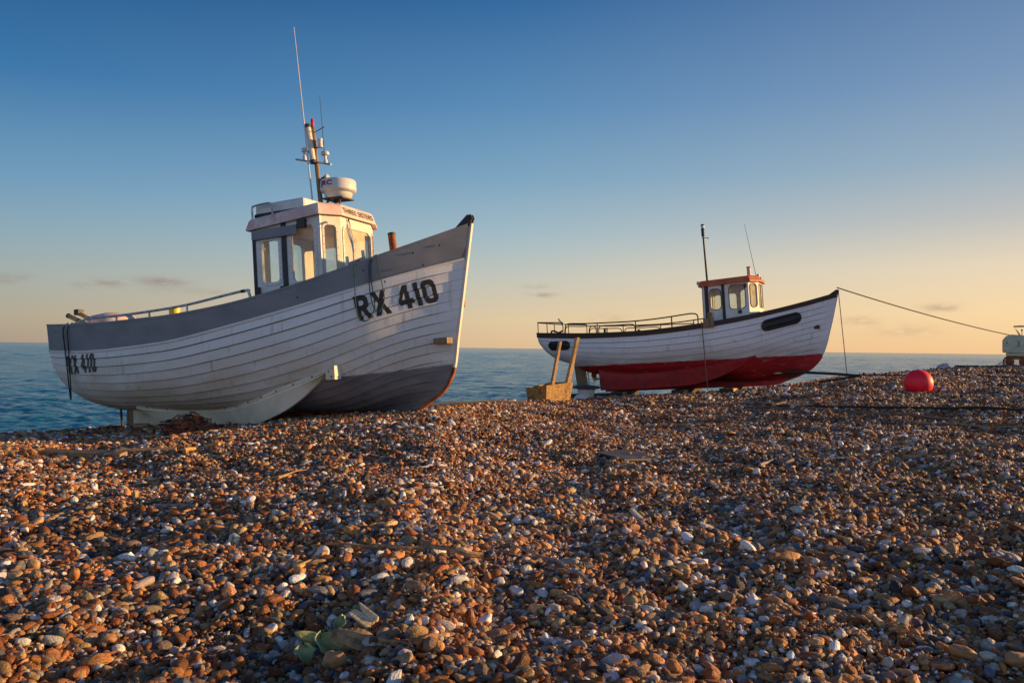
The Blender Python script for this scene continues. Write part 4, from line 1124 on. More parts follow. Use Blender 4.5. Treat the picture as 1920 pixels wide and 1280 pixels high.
# wheelhouse two
PL2 = [(5.02, -.70), (6.24, -.70), (6.44, -.36), (6.44, .36), (6.24, .70), (5.02, .70)]
eave2 = lambda x: 2.72+.03*(x-5.0)
walls = [
    (0, 1, [dict(u0=.0, u1=.07, mat=m_white, name='corner_post'), dict(u0=.07, u1=.17, mat=m_brown, name='door_post', proud=.012),
            dict(u0=.17, u1=.52, name='door', holes=[rounded(.21, .49, 2.08, 2.62, .10)], glass=g_tint, frame=m_dark, fw=.018, mat=m_white),
            dict(u0=.52, u1=.60, mat=m_brown, name='door_frame', proud=.012),
            dict(u0=.60, u1=1.22, holes=[rounded(.72, 1.12, 2.06, 2.68, .10)], glass=g_tint, frame=m_dark, fw=.018, mat=m_white)]),
    (1, 2, [dict(holes=[rounded(.07, .32, 2.08, 2.70, .10)], glass=g_dirty, frame=m_dark, fw=.016)]),
    (2, 3, [dict(holes=[rounded(.06, .34, 2.08, 2.70, .08), rounded(.39, .66, 2.08, 2.70, .08)], glass=g_dirty, frame=m_dark, fw=.016)]),
    (3, 4, [dict(holes=[rounded(.07, .32, 2.08, 2.68, .10)], glass=g_clear, frame=m_dark, fw=.016)]),
    (4, 5, [dict(u0=0, u1=.50, holes=[rounded(.12, .44, 1.98, 2.66, .10)], glass=g_clear, frame=m_dark, fw=.016), dict(u0=.50, u1=.90, holes=[rounded(.56, .80, 1.98, 2.58, .08)], glass=g_clear, frame=m_dark, fw=.016), dict(u0=.90, u1=1.22, holes=[rounded(.98, 1.17, 1.98, 2.56, .07)], glass=g_clear, frame=m_dark, fw=.016)]),
    (5, 0, [dict(u0=0, u1=.48), dict(u0=.92, u1=1.40)]),
]
mb = MB(); mb.prism([(p[0]*.99+.05, p[1]*.96) for p in PL2], 1.5, 1.52); mb.build('wheelhouse_floor', m_grey, b2)
wheelhouse(b2, PL2, 1.5, eave2, m_cream, walls)
rf2 = roof(b2, PL2, eave2, .13, .05, m_orange, .03, .03)
for bx in (((6.12, -.72, 2.60), (6.20, -.70, 2.70)), ((5.94, -.72, 1.92), (6.04, -.70, 2.02))):
    mb = MB(); mb.box(*bx); mb.build('side_light', m_dark, b2, bevel=.006)
mb = MB(); mb.box((6.40+.10, -.30, 2.80), (6.415+.10, .30, 2.87)); 
for k in range(7): mb.box((6.416+.10, -.26+k*.075, 2.815), (6.418+.10, -.215+k*.075, 2.858), 1)
mb.build('name_board', [m_dark, m_plast], rf2)
mb = MB(); mb.tube([(5.10, -.3, 2.86), (5.06, -.3, 4.22)], [.03, .024], 10); 
m2 = mb.build('mast', m_iron, b2, smooth=True)
mb = MB(); mb.lathe([(.045, 0), (.045, .17), (.05, .18), (.05, .20), (.035, .21), (.035, .29), (.05, .30), (.045, .33)], 14, 0, Matrix.Translation((5.06, -.3, 4.14))); mb.lathe([(.046, 0), (.046, .07)], 14, 1, Matrix.Translation((5.06, -.3, 4.36))); mb.build('mast_light', [m_dark, m_plast], m2)
mb = MB(); mb.tube([(5.03, -.3, 4.10), (5.24, -.34, 4.06)], .012, 6); mb.build('mast_arm', m_steel, m2)
mb = MB(); mb.tube([(6.39, -.2, 2.86), (6.16, -.2, 4.36)], [.008, .004], 6); mb.build('whip_aerial', m_dark, b2)
mb = MB(); mb.tube([(6.20, -.2, 2.84), (6.20, -.2, 3.17)], .05, 12); mb.tube([(6.20, -.2, 3.16), (6.20, -.2, 3.19)], .056, 12, 1); mb.build('exhaust_pipe', [m_pink, m_dark], b2, smooth=True)
mb = MB(); mb.lathe([(.035, 0), (.035, .05), (.045, .055), (.045, .09), (.02, .10)], 12, 0, Matrix.Translation((6.42, -.1, 2.88))); mb.build('roof_light', m_plast, b2)
mb = MB(); mb.tube([(4.96, -.6, 2.83), (4.88, -.6, 2.83)], .05, 10); mb.build('roof_light', m_plast, b2)
# rails
def rpt(x, dz, sg): p = h2.side(h2.TOP, x, -.05); return Vector((p[0], sg*p[1]*1., p[2]+dz))
for sg in (1, -1):
    mb = MB()
    top = [rpt(1.12, .0, sg), rpt(1.13, .18, sg), rpt(1.25, .265, sg)]+[rpt(x, d, sg) for x, d in ((1.8, .27), (2.6, .27), (3.3, .27), (4.0, .28), (4.6, .29), (4.86, .285), (4.99, .22), (5.0, .0))]
    mb.tube(catmull(top, 6), .018, 8)
    for a, b in ((1.13, 2.12), (2.2, 3.28)):
        mb.tube(catmull([rpt(a, .0, sg), rpt(a+.01, .12, sg), rpt(a+.1, .19, sg), rpt((a+b)/2, .19, sg), rpt(b-.1, .19, sg), rpt(b-.01, .12, sg), rpt(b, .0, sg)], 5), .014, 8)
    mb.tube(catmull([rpt(3.32, .12, sg), rpt(4.0, .10, sg), rpt(4.9, .02, sg)], 5), .014, 8)
    for x in (2.16, 3.30, 4.30): mb.tube([rpt(x, 0, sg), rpt(x, .275, sg)], .017, 8)
    mb.build('side_rail', m_iron, b2, smooth=True)
mb = MB(); 
sr = [rpt(x, .30, -1) for x in (1.05, .5, .12)]+[rpt(x, .30, 1) for x in (.12, .5, 1.05)]
mb.tube(catmull(sr, 5), .018, 8)
for q in sr: mb.tube([q, (q.x, q.y, q.z-.30)], .015, 8)
mb.build('stern_rail', m_iron, b2, smooth=True)
mb = MB(); mb.tube([(.85, -.80, 2.16), (1.02, -.85, 1.95)], .025, 8); mb.tube([(1.0, -.85, 1.70), (1.02, -.85, 1.98)], .02, 8); mb.build('rod_holder', m_steel, b2)
for x, r_, h_, mt in ((1.55, .035, .20, m_dark), (1.63, .03, .24, m_plast), (2.6, .045, .17, m_dark)):
    mb = MB(); p = rpt(x, 0, -1); mb.tube([(p.x, p.y+.12, p.z-.1), (p.x, p.y+.12, p.z+h_-.02)], r_, 10); mb.build('deck_post', mt, b2)
mb = MB(); mb.tube(catmull([(.75+.22*math.cos(a), -.62+.1*math.sin(a), 1.78+.05*math.sin(2*a)) for a in np.linspace(0, 5*PI, 26)], 3), .025, 6)
o = mb.build('coiled_hose', m_ropeb, None, smooth=True, label='dark coil of hose lying on the stern deck of the red bottomed boat', cat='hose'); o.matrix_world = M2
mb = MB(); mb.box((5.16, -1.42, 1.58), (5.42, -1.31, 1.82)); mb.box((5.26, -1.32, 1.70), (5.40, -1.2, 1.98), 0, Matrix.Identity(4)); mb.build('rope_guide', m_wood, b2, bevel=.006)
# ------------------------------------------------------------------ things on the beach
def place(Y, px, py): return pt(px, py, Y)
def block(name, c, size, rotz, mat, label, cat, group=None, tilt=(0, 0), bevel=.012):
    mb = MB(); a, b, d = [q/2 for q in size]
    n = 7; rows = []
    for i in range(n):
        x = -a+2*a*i/(n-1); j = lambda: random.uniform(-.05, .05)*min(b, d)
        rows.append([(x, -b+j(), -d+j()), (x, b+j(), -d+j()), (x, b+j(), d+j()), (x, -b+j(), d+j())])
    mb.grid(rows, closed=True); mb.add(rows[0], [(0, 3, 2, 1)]); mb.add(rows[-1], [(0, 1, 2, 3)])
    o = mb.build(name, mat, None, bevel=bevel, label=label, cat=cat, group=group)
    o.location = c; o.rotation_euler = (tilt[0], tilt[1], rotz); return o

# sleepers under the red-bottomed boat, laid across its keel
for x, ln, lab, mt in ((2.55, 1.6, 'dark sleeper under the stern end of the red keel', m_sleeper), (4.35, 2.2, 'sleeper under the middle of the red keel with a yellow end painted as sunlit', m_sleeper),
                       (5.65, 2.6, 'sleeper under the red keel ahead of the wheelhouse, long yellow end painted as sunlit', m_sleeper)):
    c = M2 @ Vector((x, -.2, -.09)); hd = math.atan2(pB.y-pA.y, pB.x-pA.x)
    o = block('sleeper', c, (.34, ln, .16), hd, mt, lab, 'timber baulk', 'sleepers under the red bottomed boat', (0, -R(3.0)))
    mb = MB(); mb.box((.175, -ln/2+.02, -.07), (.185+.01, -ln/2+(.85 if x > 5 else .42), .07)); mb.build('painted_sunlit_face', m_woody, o)  # yellow strip on the forward side: low sunlight put into the colour
c = M2 @ Vector((1.9, -.55, -.12))
block('skid_timber', c, (1.8, .22, .14), math.atan2(pB.y-pA.y, pB.x-pA.x), m_sleeper, 'dark timber lying on the shingle behind the white basin', 'timber baulk', None, (0, -R(3)))
# sleeper piece under the white boat's rudder
g = on_ground(275, 803)
c = M1 @ Vector((1.5, -.35, .02)); block('timber_offcut', (c.x, c.y, c.z-.02), (.22, .16, .14), .3, m_woody, 'yellow timber offcut under the stern of the white and grey boat', 'timber offcut')
# steel scoop with two posts
Yb = 18.6
s0 = pt(1024, 753, Yb)
sc_M = Matrix.Translation(s0)
scoop = empty('steel_scoop', mat=sc_M, label='rusty yellow steel scoop with two upright timber posts beside the red bottomed boat', cat='scoop')
def shell(bo, to, t, mat, name):
    mb = MB(); n = len(bo); cb = Vector((sum(p[0] for p in bo)/n, sum(p[1] for p in bo)/n, 0))
    def inn(p): d = cb-Vector((p[0], p[1], 0)); d.normalize(); return (p[0]+d.x*t*1.4, p[1]+d.y*t*1.4, p[2])
    ti = [inn(p) for p in to]; bi = [(a[0], a[1], a[2]+t) for a in [inn(p) for p in bo]]
    for k in range(n):
        l = (k+1) % n
        mb.add([bo[k], bo[l], to[l], to[k]], [(0, 1, 2, 3)]); mb.add([to[k], to[l], ti[l], ti[k]], [(0, 1, 2, 3)]); mb.add([ti[k], ti[l], bi[l], bi[k]], [(0, 1, 2, 3)])
    mb.add(bo, [tuple(range(n-1, -1, -1))]); mb.add(bi, [tuple(range(n))])
    return mb.build(name, mat, scoop, bevel=.004)
shell([(0, 0, -.03), (.60, .60, .0), (.15, .9, 0), (-.42, .32, -.03)], [(.0, -.02, .38), (.68, .66, .44), (.18, 1.0, .42), (-.48, .32, .30)], .012, m_scoop, 'scoop_pan')
for a, b, r_ in (((.10, .42, .03), (.34, .50, 1.42), .036), ((.46, .68, .03), (.78, .78, 1.52), .043)):
    A, B = Vector(a), Vector(b); mb = MB(); n = 8; rows = []; ca, sa = math.cos(R(35)), math.sin(R(35))
    for i in range(n):
        q = A.lerp(B, i/(n-1)); w = r_*(1.3-.35*i/(n-1)); row = []
        for sx, sy in ((-1, -1), (1, -1), (1, 1), (-1, 1)):
            ux = sx*w+random.uniform(-.004, .004); uy = sy*w+random.uniform(-.004, .004); row.append((q.x+ux*ca-uy*sa, q.y+ux*sa+uy*ca, q.z))
        rows.append(row)
    mb.grid(rows, closed=True); mb.add(rows[0], [(3, 2, 1, 0)]); mb.add(rows[-1], [(0, 1, 2, 3)]); mb.build('post', m_woody, scoop, bevel=.008)
# upturned basin and tub with a dark lid
b0 = pt(1091, 749, 20.4)
mb = MB(); mb.lathe([(.20, -.02), (.205, .02), (.19, .06), (.15, .11), (.08, .145), (.01, .155)], 28)
o = mb.build('basin', m_plast, None, smooth=True, angle=50, label='upturned white basin on the shingle in front of the dark lidded tub', cat='basin'); o.location = b0
t0 = pt(1099, 745, 21.2)
tub = empty('fish_tub', t0, label='white tub with a wide dark lid behind the upturned basin', cat='tub')
mb = MB(); mb.lathe([(.20, 0), (.22, .12), (.24, .24)], 24); mb.build('tub_body', m_plast, tub, smooth=True, angle=50)
mb = MB(); mb.lathe([(.34, .24), (.37, .26), (.36, .30), (.2, .325), (.02, .33)], 28); mb.build('lid', m_dark, tub, smooth=True, angle=50)
# red buoy
bY = on_ground(1722, 735).y; by = pt(1722, 718, bY); rr = 25.5/FPX*bY
bu = empty('buoy', by, label='round bright red plastic mooring buoy half sunk in the shingle', cat='buoy')
mb = MB()
prof = [(rr*math.sin(a)*(1.0)*(1+.004*math.sin(9*a)), -rr*math.cos(a)*.98) for a in np.linspace(.02, PI-.12, 34)]
mb.lathe(prof, 56, 0); ob = mb.build('ball', m_buoy, bu, smooth=True, angle=80)
mb = MB(); mb.lathe([(.05, rr*.96), (.05, rr*1.06), (.035, rr*1.10), (.02, rr*1.1)], 16); o2 = mb.build('eye', m_buoy, bu, smooth=True)
bu.rotation_euler = (R(-35), R(62), 0)
# tow wire and bow rope of boat two
bowp = M2 @ Vector((8.36, 0, 2.44)); endp = pt(1893, 628, 27.0)
def cable(name, a, b, sag, r, mat, label, cat='cable', n=24, group=None):
    pts = [a.lerp(b, t)-Vector((0, 0, sag*4*t*(1-t))) for t in np.linspace(0, 1, n)]
    mb = MB(); mb.tube(pts, r, 6); return mb.build(name, mat, None, smooth=True, label=label, cat=cat, group=group)
cable('winch_cable', bowp, endp, .07, .016, m_ropeb, 'taut dark cable from the bow of the red bottomed boat to the green winch machine', 'cable')
hp = pt(1588, 702, 20.2)
cable('bow_line', bowp+Vector((.02, -.02, -.06)), hp, 0.0, .011, m_roper, 'thin line dropping from the bow to the tow bar shackle', 'rope')
# tow bars from the stem to the hitch
e1 = M2 @ Vector((6.75, -.16, .36)); hz = pt(1612, 704, 20.0)
tow = empty('towing_bridle', hz, label='black towing bridle running from the red forefoot to the shingle ridge', cat='towing bridle')
TI = Matrix.Translation(-Vector(hz))
mb = MB(); mb.M = TI; mb.tube([e1, pt(1570, 701, 20.1), hz], .035, 8); mb.build('upper_bar', m_iron, tow)
mb = MB(); mb.M = TI; mb.tube([pt(1535, 716, 20.4), pt(1570, 711, 20.2), hz+Vector((.03, 0, .0))], .03, 8); mb.build('lower_bar', m_iron, tow)
mb = MB(); mb.M = TI; mb.tube([hz, pt(1640, 703, 20), pt(1665, 703, 20.0), pt(1700, 703, 19.9)], .014, 6)
for px_ in (1620, 1640, 1662): q = pt(px_, 702.5, 20); mb.tube([q-Vector((.0, 0, .03)), q+Vector((0, 0, .06))], .03, 8)
mb.build('shackle_chain', m_iron, tow)
mb = MB(); mb.M = TI; q = e1; mb.tube(catmull([(q.x-.02+.20*math.cos(a), q.y-.04, q.z+.05*math.sin(a)) for a in np.linspace(.6, 5.6, 14)], 3), .028, 8); mb.build('eye_plate', m_plast, tow, smooth=True)
# rope from the side of boat two to the ground
pr0 = h2.side(h2.TOP, 5.12, .05); ga = M2 @ Vector((pr0[0], pr0[1]-.03, pr0[2]+.02)); gb = pt(1327, 731, ga.y-.1)
mid_ = ga.lerp(gb, .45)
mb = MB(); mb.tube([ga+Vector((0, .1, .02)), ga, ga.lerp(gb, .5)+Vector((0, -.0, 0)), gb], .012, 6); mb.build('hanging_rope', m_roper, None, smooth=True, label='thin brown rope hanging down the side of the red bottomed boat below its wheelhouse', cat='rope')
# green winch machine at the right edge
wy = 27.5; w0 = pt(1885, 686, wy); px2m = wy/FPX
wm = empty('winch_machine', w0, label='pale green tracked winch machine cut by the right edge of the photo', cat='winch machine')
wm.rotation_euler = (0, 0, -R(31))
def wp(px, py, dy=0): q = pt(px, py, wy)-w0; return (q.x*.86, q.y+dy, q.z)
prof = [(1880, 657), (1881, 661), (1900, 661.5), (2035, 663), (2035, 631), (1920, 629), (1896, 627), (1886, 630), (1880, 637)]
mb = MB(); pr_ = [(wp(a, b)[0], wp(a, b)[2]) for a, b in prof]
mb.prism(pr_, -1.0, .0, 0, Matrix.Rotation(PI/2, 4, 'X')); body = mb.build('machine_body', m_mach, wm, bevel=.02); 
mb = MB(); q = wp(1888, 642.5); Mq = Matrix.Translation((q[0], -.02, q[2])) @ Matrix.Rotation(PI/2, 4, 'X')
mb.lathe([(.11, -.04), (.11, .01), (.09, .03), (.03, .035), (.03, .05)], 20, 0, Mq); mb.lathe([(.025, .05), (.02, .07)], 10, 1, Mq); mb.build('drum_cap', [m_mach, m_dark], wm, smooth=True)
q = wp(1909, 645); mb = MB(); mb.tube([(q[0]-.03, -.03, q[2]+.09), (q[0]+.02, -.05, q[2]+.09), (q[0]+.02, -.05, q[2]-.07), (q[0]-.03, -.03, q[2]-.07)], .012, 6); mb.build('handle', m_dark, wm)
mb = MB(); q = wp(1887, 659); q2 = wp(2030, 676); mb.box((q[0], .05, q2[2]), (q2[0], .95, q[2]-.0)); mb.build('chassis', m_mach, wm, bevel=.01)
# track
q = wp(1893, 678); rt = .20; xr_ = wp(2020, 678)[0]
loop_ = [(q[0]+rt*math.cos(a), q[2]+rt*math.sin(a)) for a in np.linspace(PI/2, 3*PI/2, 12)]+[(xr_+rt*math.cos(a), q[2]+rt*math.sin(a)) for a in np.linspace(-PI/2, PI/2, 12)]
inner_ = [(q[0]+(rt-.05)*math.cos(a), q[2]+(rt-.05)*math.sin(a)) for a in np.linspace(PI/2, 3*PI/2, 12)]+[(xr_+(rt-.05)*math.cos(a), q[2]+(rt-.05)*math.sin(a)) for a in np.linspace(-PI/2, PI/2, 12)]
mb = MB(); plate(mb, loop_, [inner_], Matrix.Identity(4), -.10, .35)
n = 60; per = [0]
for i in range(len(loop_)): per.append(per[-1]+math.dist(loop_[i], loop_[(i+1) % len(loop_)]))
for k in range(n):
    s_ = per[-1]*k/n; i = max(j for j in range(len(loop_)) if per[j] <= s_); t = (s_-per[i])/(per[i+1]-per[i]+1e-9); a, b = loop_[i], loop_[(i+1) % len(loop_)]
    mb.tube([(a[0]+(b[0]-a[0])*t, -.11, a[1]+(b[1]-a[1])*t), (a[0]+(b[0]-a[0])*t, .36, a[1]+(b[1]-a[1])*t)], .018, 4)
mb.build('track', m_rust, wm)
for k in range(6):
    mb = MB(); x = q[0]+(xr_-q[0])*k/5; mb.lathe([(.14, 0), (.14, .08), (.05, .09), (.05, .12)], 18, 0, Matrix.Translation((x, -.0, q[2])) @ Matrix.Rotation(PI/2, 4, 'X')); mb.build('track_wheel', m_rust, wm, smooth=True, angle=40)
mb = MB()
for dy in (.15, .85): mb.tube([wp(1913, 629, dy), wp(1902, 611.5, dy), wp(1960, 611.5, dy), wp(1966, 629, dy)], .022, 8)
mb.tube([wp(1902, 611.5, .15), wp(1902, 611.5, .85)], .022, 8); mb.build('guard_frame', m_mach, wm)
mb = MB(); mb.tube([wp(1916, 629, .3), wp(1916, 620, .3)], .012, 6); mb.lathe([(.03, 0), (.03, .05)], 10, 0, Matrix.Translation(wp(1916, 620, .3))); mb.build('lever', m_dark, wm)
# long baulk, white bag, and the little thing beside the machine
a, b = pt(1794, 690, 27.6), pt(1872, 688.5, 27.6)
block('timber_baulk', (a+b)/2, ((b-a).length, .3, .16), 0, m_sleeper, 'long dark timber baulk on the skyline of the shingle left of the winch machine', 'timber baulk')
q = pt(1766, 690.5, 27)
mb = MB(); rows = []
for z, s in ((-.1, .17), (.03, .18), (.10, .16), (.13, .12)): rows.append([(s*1.1*math.cos(t)+random.uniform(-.02, .02)+z*.3, s*.9*math.sin(t), z+random.uniform(-.025, .025)+.04*math.cos(t)) for t in np.linspace(0, 2*PI, 14)[:-1]])
mb.grid(rows, closed=True); mb.add(rows[-1], [tuple(range(13))]); o = mb.build('fish_crate', W('lilac_plastic', (.5, .42, .46), .6), None, smooth=True, angle=30, label='small pale tilted crate on the shingle skyline left of the dark baulk', cat='crate'); o.location = q
q = pt(1879, 685, 27.2); mb = MB(); mb.tube(catmull([(q.x-.16, q.y, q.z-.02), (q.x-.1, q.y, q.z+.06), (q.x, q.y, q.z+.10), (q.x+.08, q.y, q.z+.02)], 4), .02, 6); mb.build('wire_coil', m_steel, None, smooth=True, label='bent grey wire sticking up beside the track of the winch machine', cat='wire')

# ropes and wood lying on the shingle
def lying(name, pixs, r, mat, label, cat, group=None, lift=.01, jit=.0, taper=False, seg=7, dens=6):
    ctrl = [on_ground(a, b) for a, b in pixs]
    pts = catmull(ctrl, dens)
    out = []
    for i, p in enumerate(pts):
        z = gz(p.x, p.y)+lift+r*.6+(.012 if p.y < 8 else 0)
        out.append(Vector((p.x+random.uniform(-jit, jit), p.y+random.uniform(-jit, jit), z+random.uniform(-jit, jit))))
    sm = [out[0]]+[(out[i-1]+out[i]*2+out[i+1])/4 for i in range(1, len(out)-1)]+[out[-1]]
    rs = [r*(1-.75*i/(len(sm)-1))*random.uniform(.9, 1.12) for i in range(len(sm))] if taper else r
    c = sum(sm, Vector())/len(sm)
    mb = MB(); mb.tube([p-c for p in sm], rs, seg); o = mb.build(name, mat, None, smooth=True, label=label, cat=cat, group=group); o.location = c
    return o
m_drift = W('driftwood', (.42, .27, .14), .85, c2=(.22, .13, .06), scale=30, bump=.5, bscale=60)
m_drift2 = W('grey_driftwood', (.30, .27, .27), .85, c2=(.17, .14, .13), scale=30, bump=.5, bscale=60)
lying('mooring_wire', [(1440, 764), (1520, 767), (1640, 770), (1780, 773), (1925, 776)], .018, m_ropeb, 'upper dark wire lying across the shingle below the red buoy', 'wire', lift=.04)
lying('mooring_wire', [(1090, 752), (1220, 758), (1330, 762), (1450, 768), (1600, 779), (1760, 790), (1930, 797)], .013, m_roper, 'long brown wire slanting across the shingle from the scoop towards the right edge', 'wire', lift=.03)
lying('mooring_wire', [(1740, 705), (1800, 706), (1860, 708), (1930, 709)], .014, m_ropeb, 'short dark wire on the ridge right of the red buoy', 'wire', lift=.03)
lying('old_rope', [(1640, 789), (1720, 796), (1800, 800), (1935, 806)], .012, m_drift, 'frayed pale brown rope lying lowest across the shingle at the right', 'rope', lift=.02)
lying('old_rope', [(1275, 750), (1310, 747), (1370, 752), (1430, 758), (1475, 764)], .02, m_drift, 'loose brown rope leading to the yellow wood below the red bottomed boat', 'rope', lift=.02, jit=.01)
lying('tow_strap', [(800, 756.5), (860, 757), (930, 757), (985, 757)], .018, m_iron, 'dark rusty strap running from the white and grey bow along the shingle crest', 'strap', lift=.05)
g = lying('yellow_wood', [(1440, 757), (1448, 764), (1460, 763), (1474, 760)], .035, m_woody, 'pale yellow forked stick below the red bottomed boat', 'stick', lift=.03, taper=True)
lying('yellow_wood', [(1500, 758), (1512, 762), (1520, 766)], .03, m_woody, 'small bent yellow stick right of the forked one', 'stick', lift=.03)
def plank(name, pixs, w, t, mat, label, lift=.02, cat='plank'):
    A, B = on_ground(*pixs[0]), on_ground(*pixs[1]); A.z += lift; B.z += lift; c = (A+B)/2; d = B-A
    o = block(name, c, (d.length, w, t), math.atan2(d.y, d.x), mat, label, cat, None, (R(12), -math.atan2(d.z, math.hypot(d.x, d.y))), .006); return o
plank('plank', ((82, 852), (232, 858)), .10, .05, m_drift, 'flat brown plank half buried in the shingle at the left', .02)
plank('plank', ((215, 853), (330, 850)), .07, .04, m_drift, 'thin brown plank crossing the end of the wider one at the left', .035)
A = on_ground(1118, 852); B = on_ground(1230, 865); Cc = on_ground(1190, 846); D = on_ground(1170, 867)
mb = MB(); c = (A+B)/2; q4 = [A, D, B, Cc]; vs = [(p.x-c.x, p.y-c.y, p.z-c.z+.025) for p in q4]; 
mb.add(vs+[(x, y, z-.02) for x, y, z in vs], [(0, 1, 2, 3), (7, 6, 5, 4), (0, 4, 5, 1), (1, 5, 6, 2), (2, 6, 7, 3), (3, 7, 4, 0)])
o = mb.build('slate_board', W('grey_board', (.05, .045, .05), .6, c2=(.09, .07, .06), scale=4), None, bevel=.004, label='flat dark grey board lying on the shingle in the middle distance', cat='board'); o.location = c
m_thin = .006
lying('branch', [(905, 1079), (870, 1074), (835, 1065), (800, 1064), (750, 1062), (690, 1060), (625, 1056), (612, 1054)], .014, m_drift, 'thick driftwood branch, forked at its left end, lying across the middle of the shingle', 'branch', lift=.062, taper=True, jit=.002)
lying('twig', [(612, 1055), (600, 1063), (575, 1076), (556, 1083)], .008, m_drift, 'short twig bending off the left end of the driftwood branch', 'twig', lift=.03, taper=True)
lying('twig', [(1105, 1118), (1060, 1088), (1010, 1062), (960, 1040), (900, 1020), (850, 1010), (775, 1006)], .007, m_drift2, 'long thin curved twig right of the driftwood branch', 'twig', lift=.035, taper=True)
lying('twig', [(1105, 1170), (1090, 1155), (1072, 1125)], .004, m_drift2, 'very thin pale twig below the long curved one', 'twig', lift=.04, taper=True)
lying('stick', [(1550, 1048), (1580, 1057), (1618, 1070)], .011, m_drift2, 'pale grey straight stick at the right of the shingle', 'stick', lift=.035)
lying('stick', [(292, 968), (330, 966), (362, 966), (378, 974)], .013, m_drift2, 'grey stick with a bent right end on the left of the shingle', 'stick', lift=.035, taper=True)
lying('stick', [(368, 886), (385, 896), (412, 897)], .012, m_drift, 'short brown stick on the left of the shingle under the orange net', 'stick', lift=.03)
lying('stick', [(345, 853), (380, 846), (412, 840)], .02, m_woody, 'sunlit yellow stick just below the orange net', 'stick', lift=.02)
lying('stick', [(1425, 883), (1450, 872), (1470, 878), (1487, 872)], .012, m_drift2, 'wavy pale stick right of the grey board', 'stick', lift=.03)
lying('stick', [(520, 908), (545, 900), (575, 892)], .012, m_drift, 'slender brown stick below the keel of the white and grey boat', 'stick', lift=.03, taper=True)
# tangled net by boat one
c = M1 @ Vector((3.62, -1.42, .0)); c = Vector((c.x, c.y, gz(c.x, c.y)+.02)); rngl = random.Random(3); mb = MB()
for k in range(95):
    a = rngl.uniform(0, 2*PI); pts_ = []
    x, y, z = [rngl.gauss(0, .10) for _ in range(3)]; 
    hd = Vector((rngl.gauss(0, 1), rngl.gauss(0, 1), rngl.gauss(0, .6))).normalized()
    for i in range(9):
        pts_.append((x*1.5, y, max(.0, abs(z)*.75))); hd = (hd+Vector((rngl.gauss(0, .6), rngl.gauss(0, .6), rngl.gauss(0, .5)))).normalized()
        x += hd.x*.05; y += hd.y*.05; z += hd.z*.05
        if x*x+y*y+z*z > .055: hd = Vector((-x, -y, 0)).normalized()
    mb.tube(pts_, .010, 5, k % 3)
vs, fs = pebble_variant(4, 3); mb.add([(v[0]*.28, v[1]*.2, v[2]*.16) for v in vs], fs, 0)
o = mb.build('tangled_net', [m_ropeo, m_ropeb, m_roper], None, smooth=True, label='tangled heap of orange brown netting against the bilge of the white and grey boat', cat='net'); o.location = c+Vector((0, -.1, .03))
for n_, (px_, py_, sz) in enumerate(((350, 806, .5), (205, 802, .45))):
    mb = MB()
    for k in range(9):
        x, y, z = rngl.gauss(0, .12), rngl.gauss(0, .05), 0; pts_ = []
        for i in range(6): pts_.append((x, y, abs(z))); x += rngl.uniform(.02, .07); y += rngl.gauss(0, .03); z += rngl.gauss(0, .02)
        mb.tube(pts_, .008, 5)
    o = mb.build('seaweed', m_ropeo, None, smooth=True, label=('strand of rust coloured weed on the shingle below the cream bilge plate', 'dark strand of weed on the shingle crest left of the rudder')[n_], cat='seaweed'); o.location = on_ground(px_, py_)+Vector((0, 0, .02))
# broken driftwood with cabbage leaves
dc = on_ground(672, 1218)
m_leaf = W('sea_kale_leaf', (.34, .38, .17), .45, c2=(.17, .23, .09), scale=10, bump=.5, bscale=40)
m_splint = W('pale_splintered_wood', (.85, .74, .52), .8, c2=(.6, .45, .28), scale=30, stretch=(8, 1, 1), bump=.6, bscale=50)
def leaf(px_, py_, w, l, ang, tilt, lab, seed):
    rr_ = random.Random(seed); mb = MB(); rows = []
    for i in range(12):
        t = i/11; ww = w*math.sin(PI*(.08+.9*t))**.7*(1+.15*math.sin(9*t+seed)); row = []
        for j in range(9):
            s_ = (j-4)/4; row.append((s_*ww, (t-.5)*l+.1*w*math.sin(5*s_), .75*w*s_*s_+.16*w*math.sin(6*t+4*s_+seed)+.05*w*math.sin(14*t+9*s_)-.2*l*(t-.5)**2))
        rows.append(row)
    mb.grid(rows); o = mb.build('leaf', m_leaf, None, smooth=True, angle=80, label=lab, cat='leaf', group='leaves beside the broken driftwood')
    o.modifiers.new('t', 'SOLIDIFY').thickness = .0015
    o.location = on_ground(px_, py_)+Vector((0, 0, .045)); o.rotation_euler = (R(tilt), R(-8), R(ang)); return o
leaf(612, 1238, .042, .085, 40, 38, 'largest curled green leaf, in front of the broken driftwood', 1)
leaf(576, 1230, .028, .10, 74, 26, 'long flat green leaf pointing left of the driftwood', 2)
leaf(572, 1254, .030, .07, 20, 34, 'lowest green leaf, below the long flat one', 3)
leaf(640, 1196, .024, .06, -20, 40, 'green leaf standing just left of the splintered wood', 4)
nn = 14
mb = MB(); rs_ = random.Random(8)
for i in range(13):
    y = (i-6)*.0042; l0 = -.045+rs_.uniform(-.012, .018); l1 = .040+rs_.uniform(-.006, .006); th_ = rs_.uniform(.003, .009); z = .006*math.cos(i*.5)+rs_.uniform(-.002, .002)
    mb.add([(l0, y, z), (l0+.012, y-.0024, z-th_), (l0+.010, y+.0024, z-th_), (l1, y-.0025, z-.010), (l1, y+.0025, z-.010), (l0+.010, y-.0024, z+th_*.5), (l0+.012, y+.0024, z+th_*.5), (l1, y-.0025, z+.008), (l1, y+.0025, z+.008)],
           [(0, 1, 5), (0, 2, 1), (0, 6, 2), (0, 5, 6), (1, 3, 7, 5), (2, 6, 8, 4), (5, 7, 8, 6), (1, 2, 4, 3), (3, 4, 8, 7)])
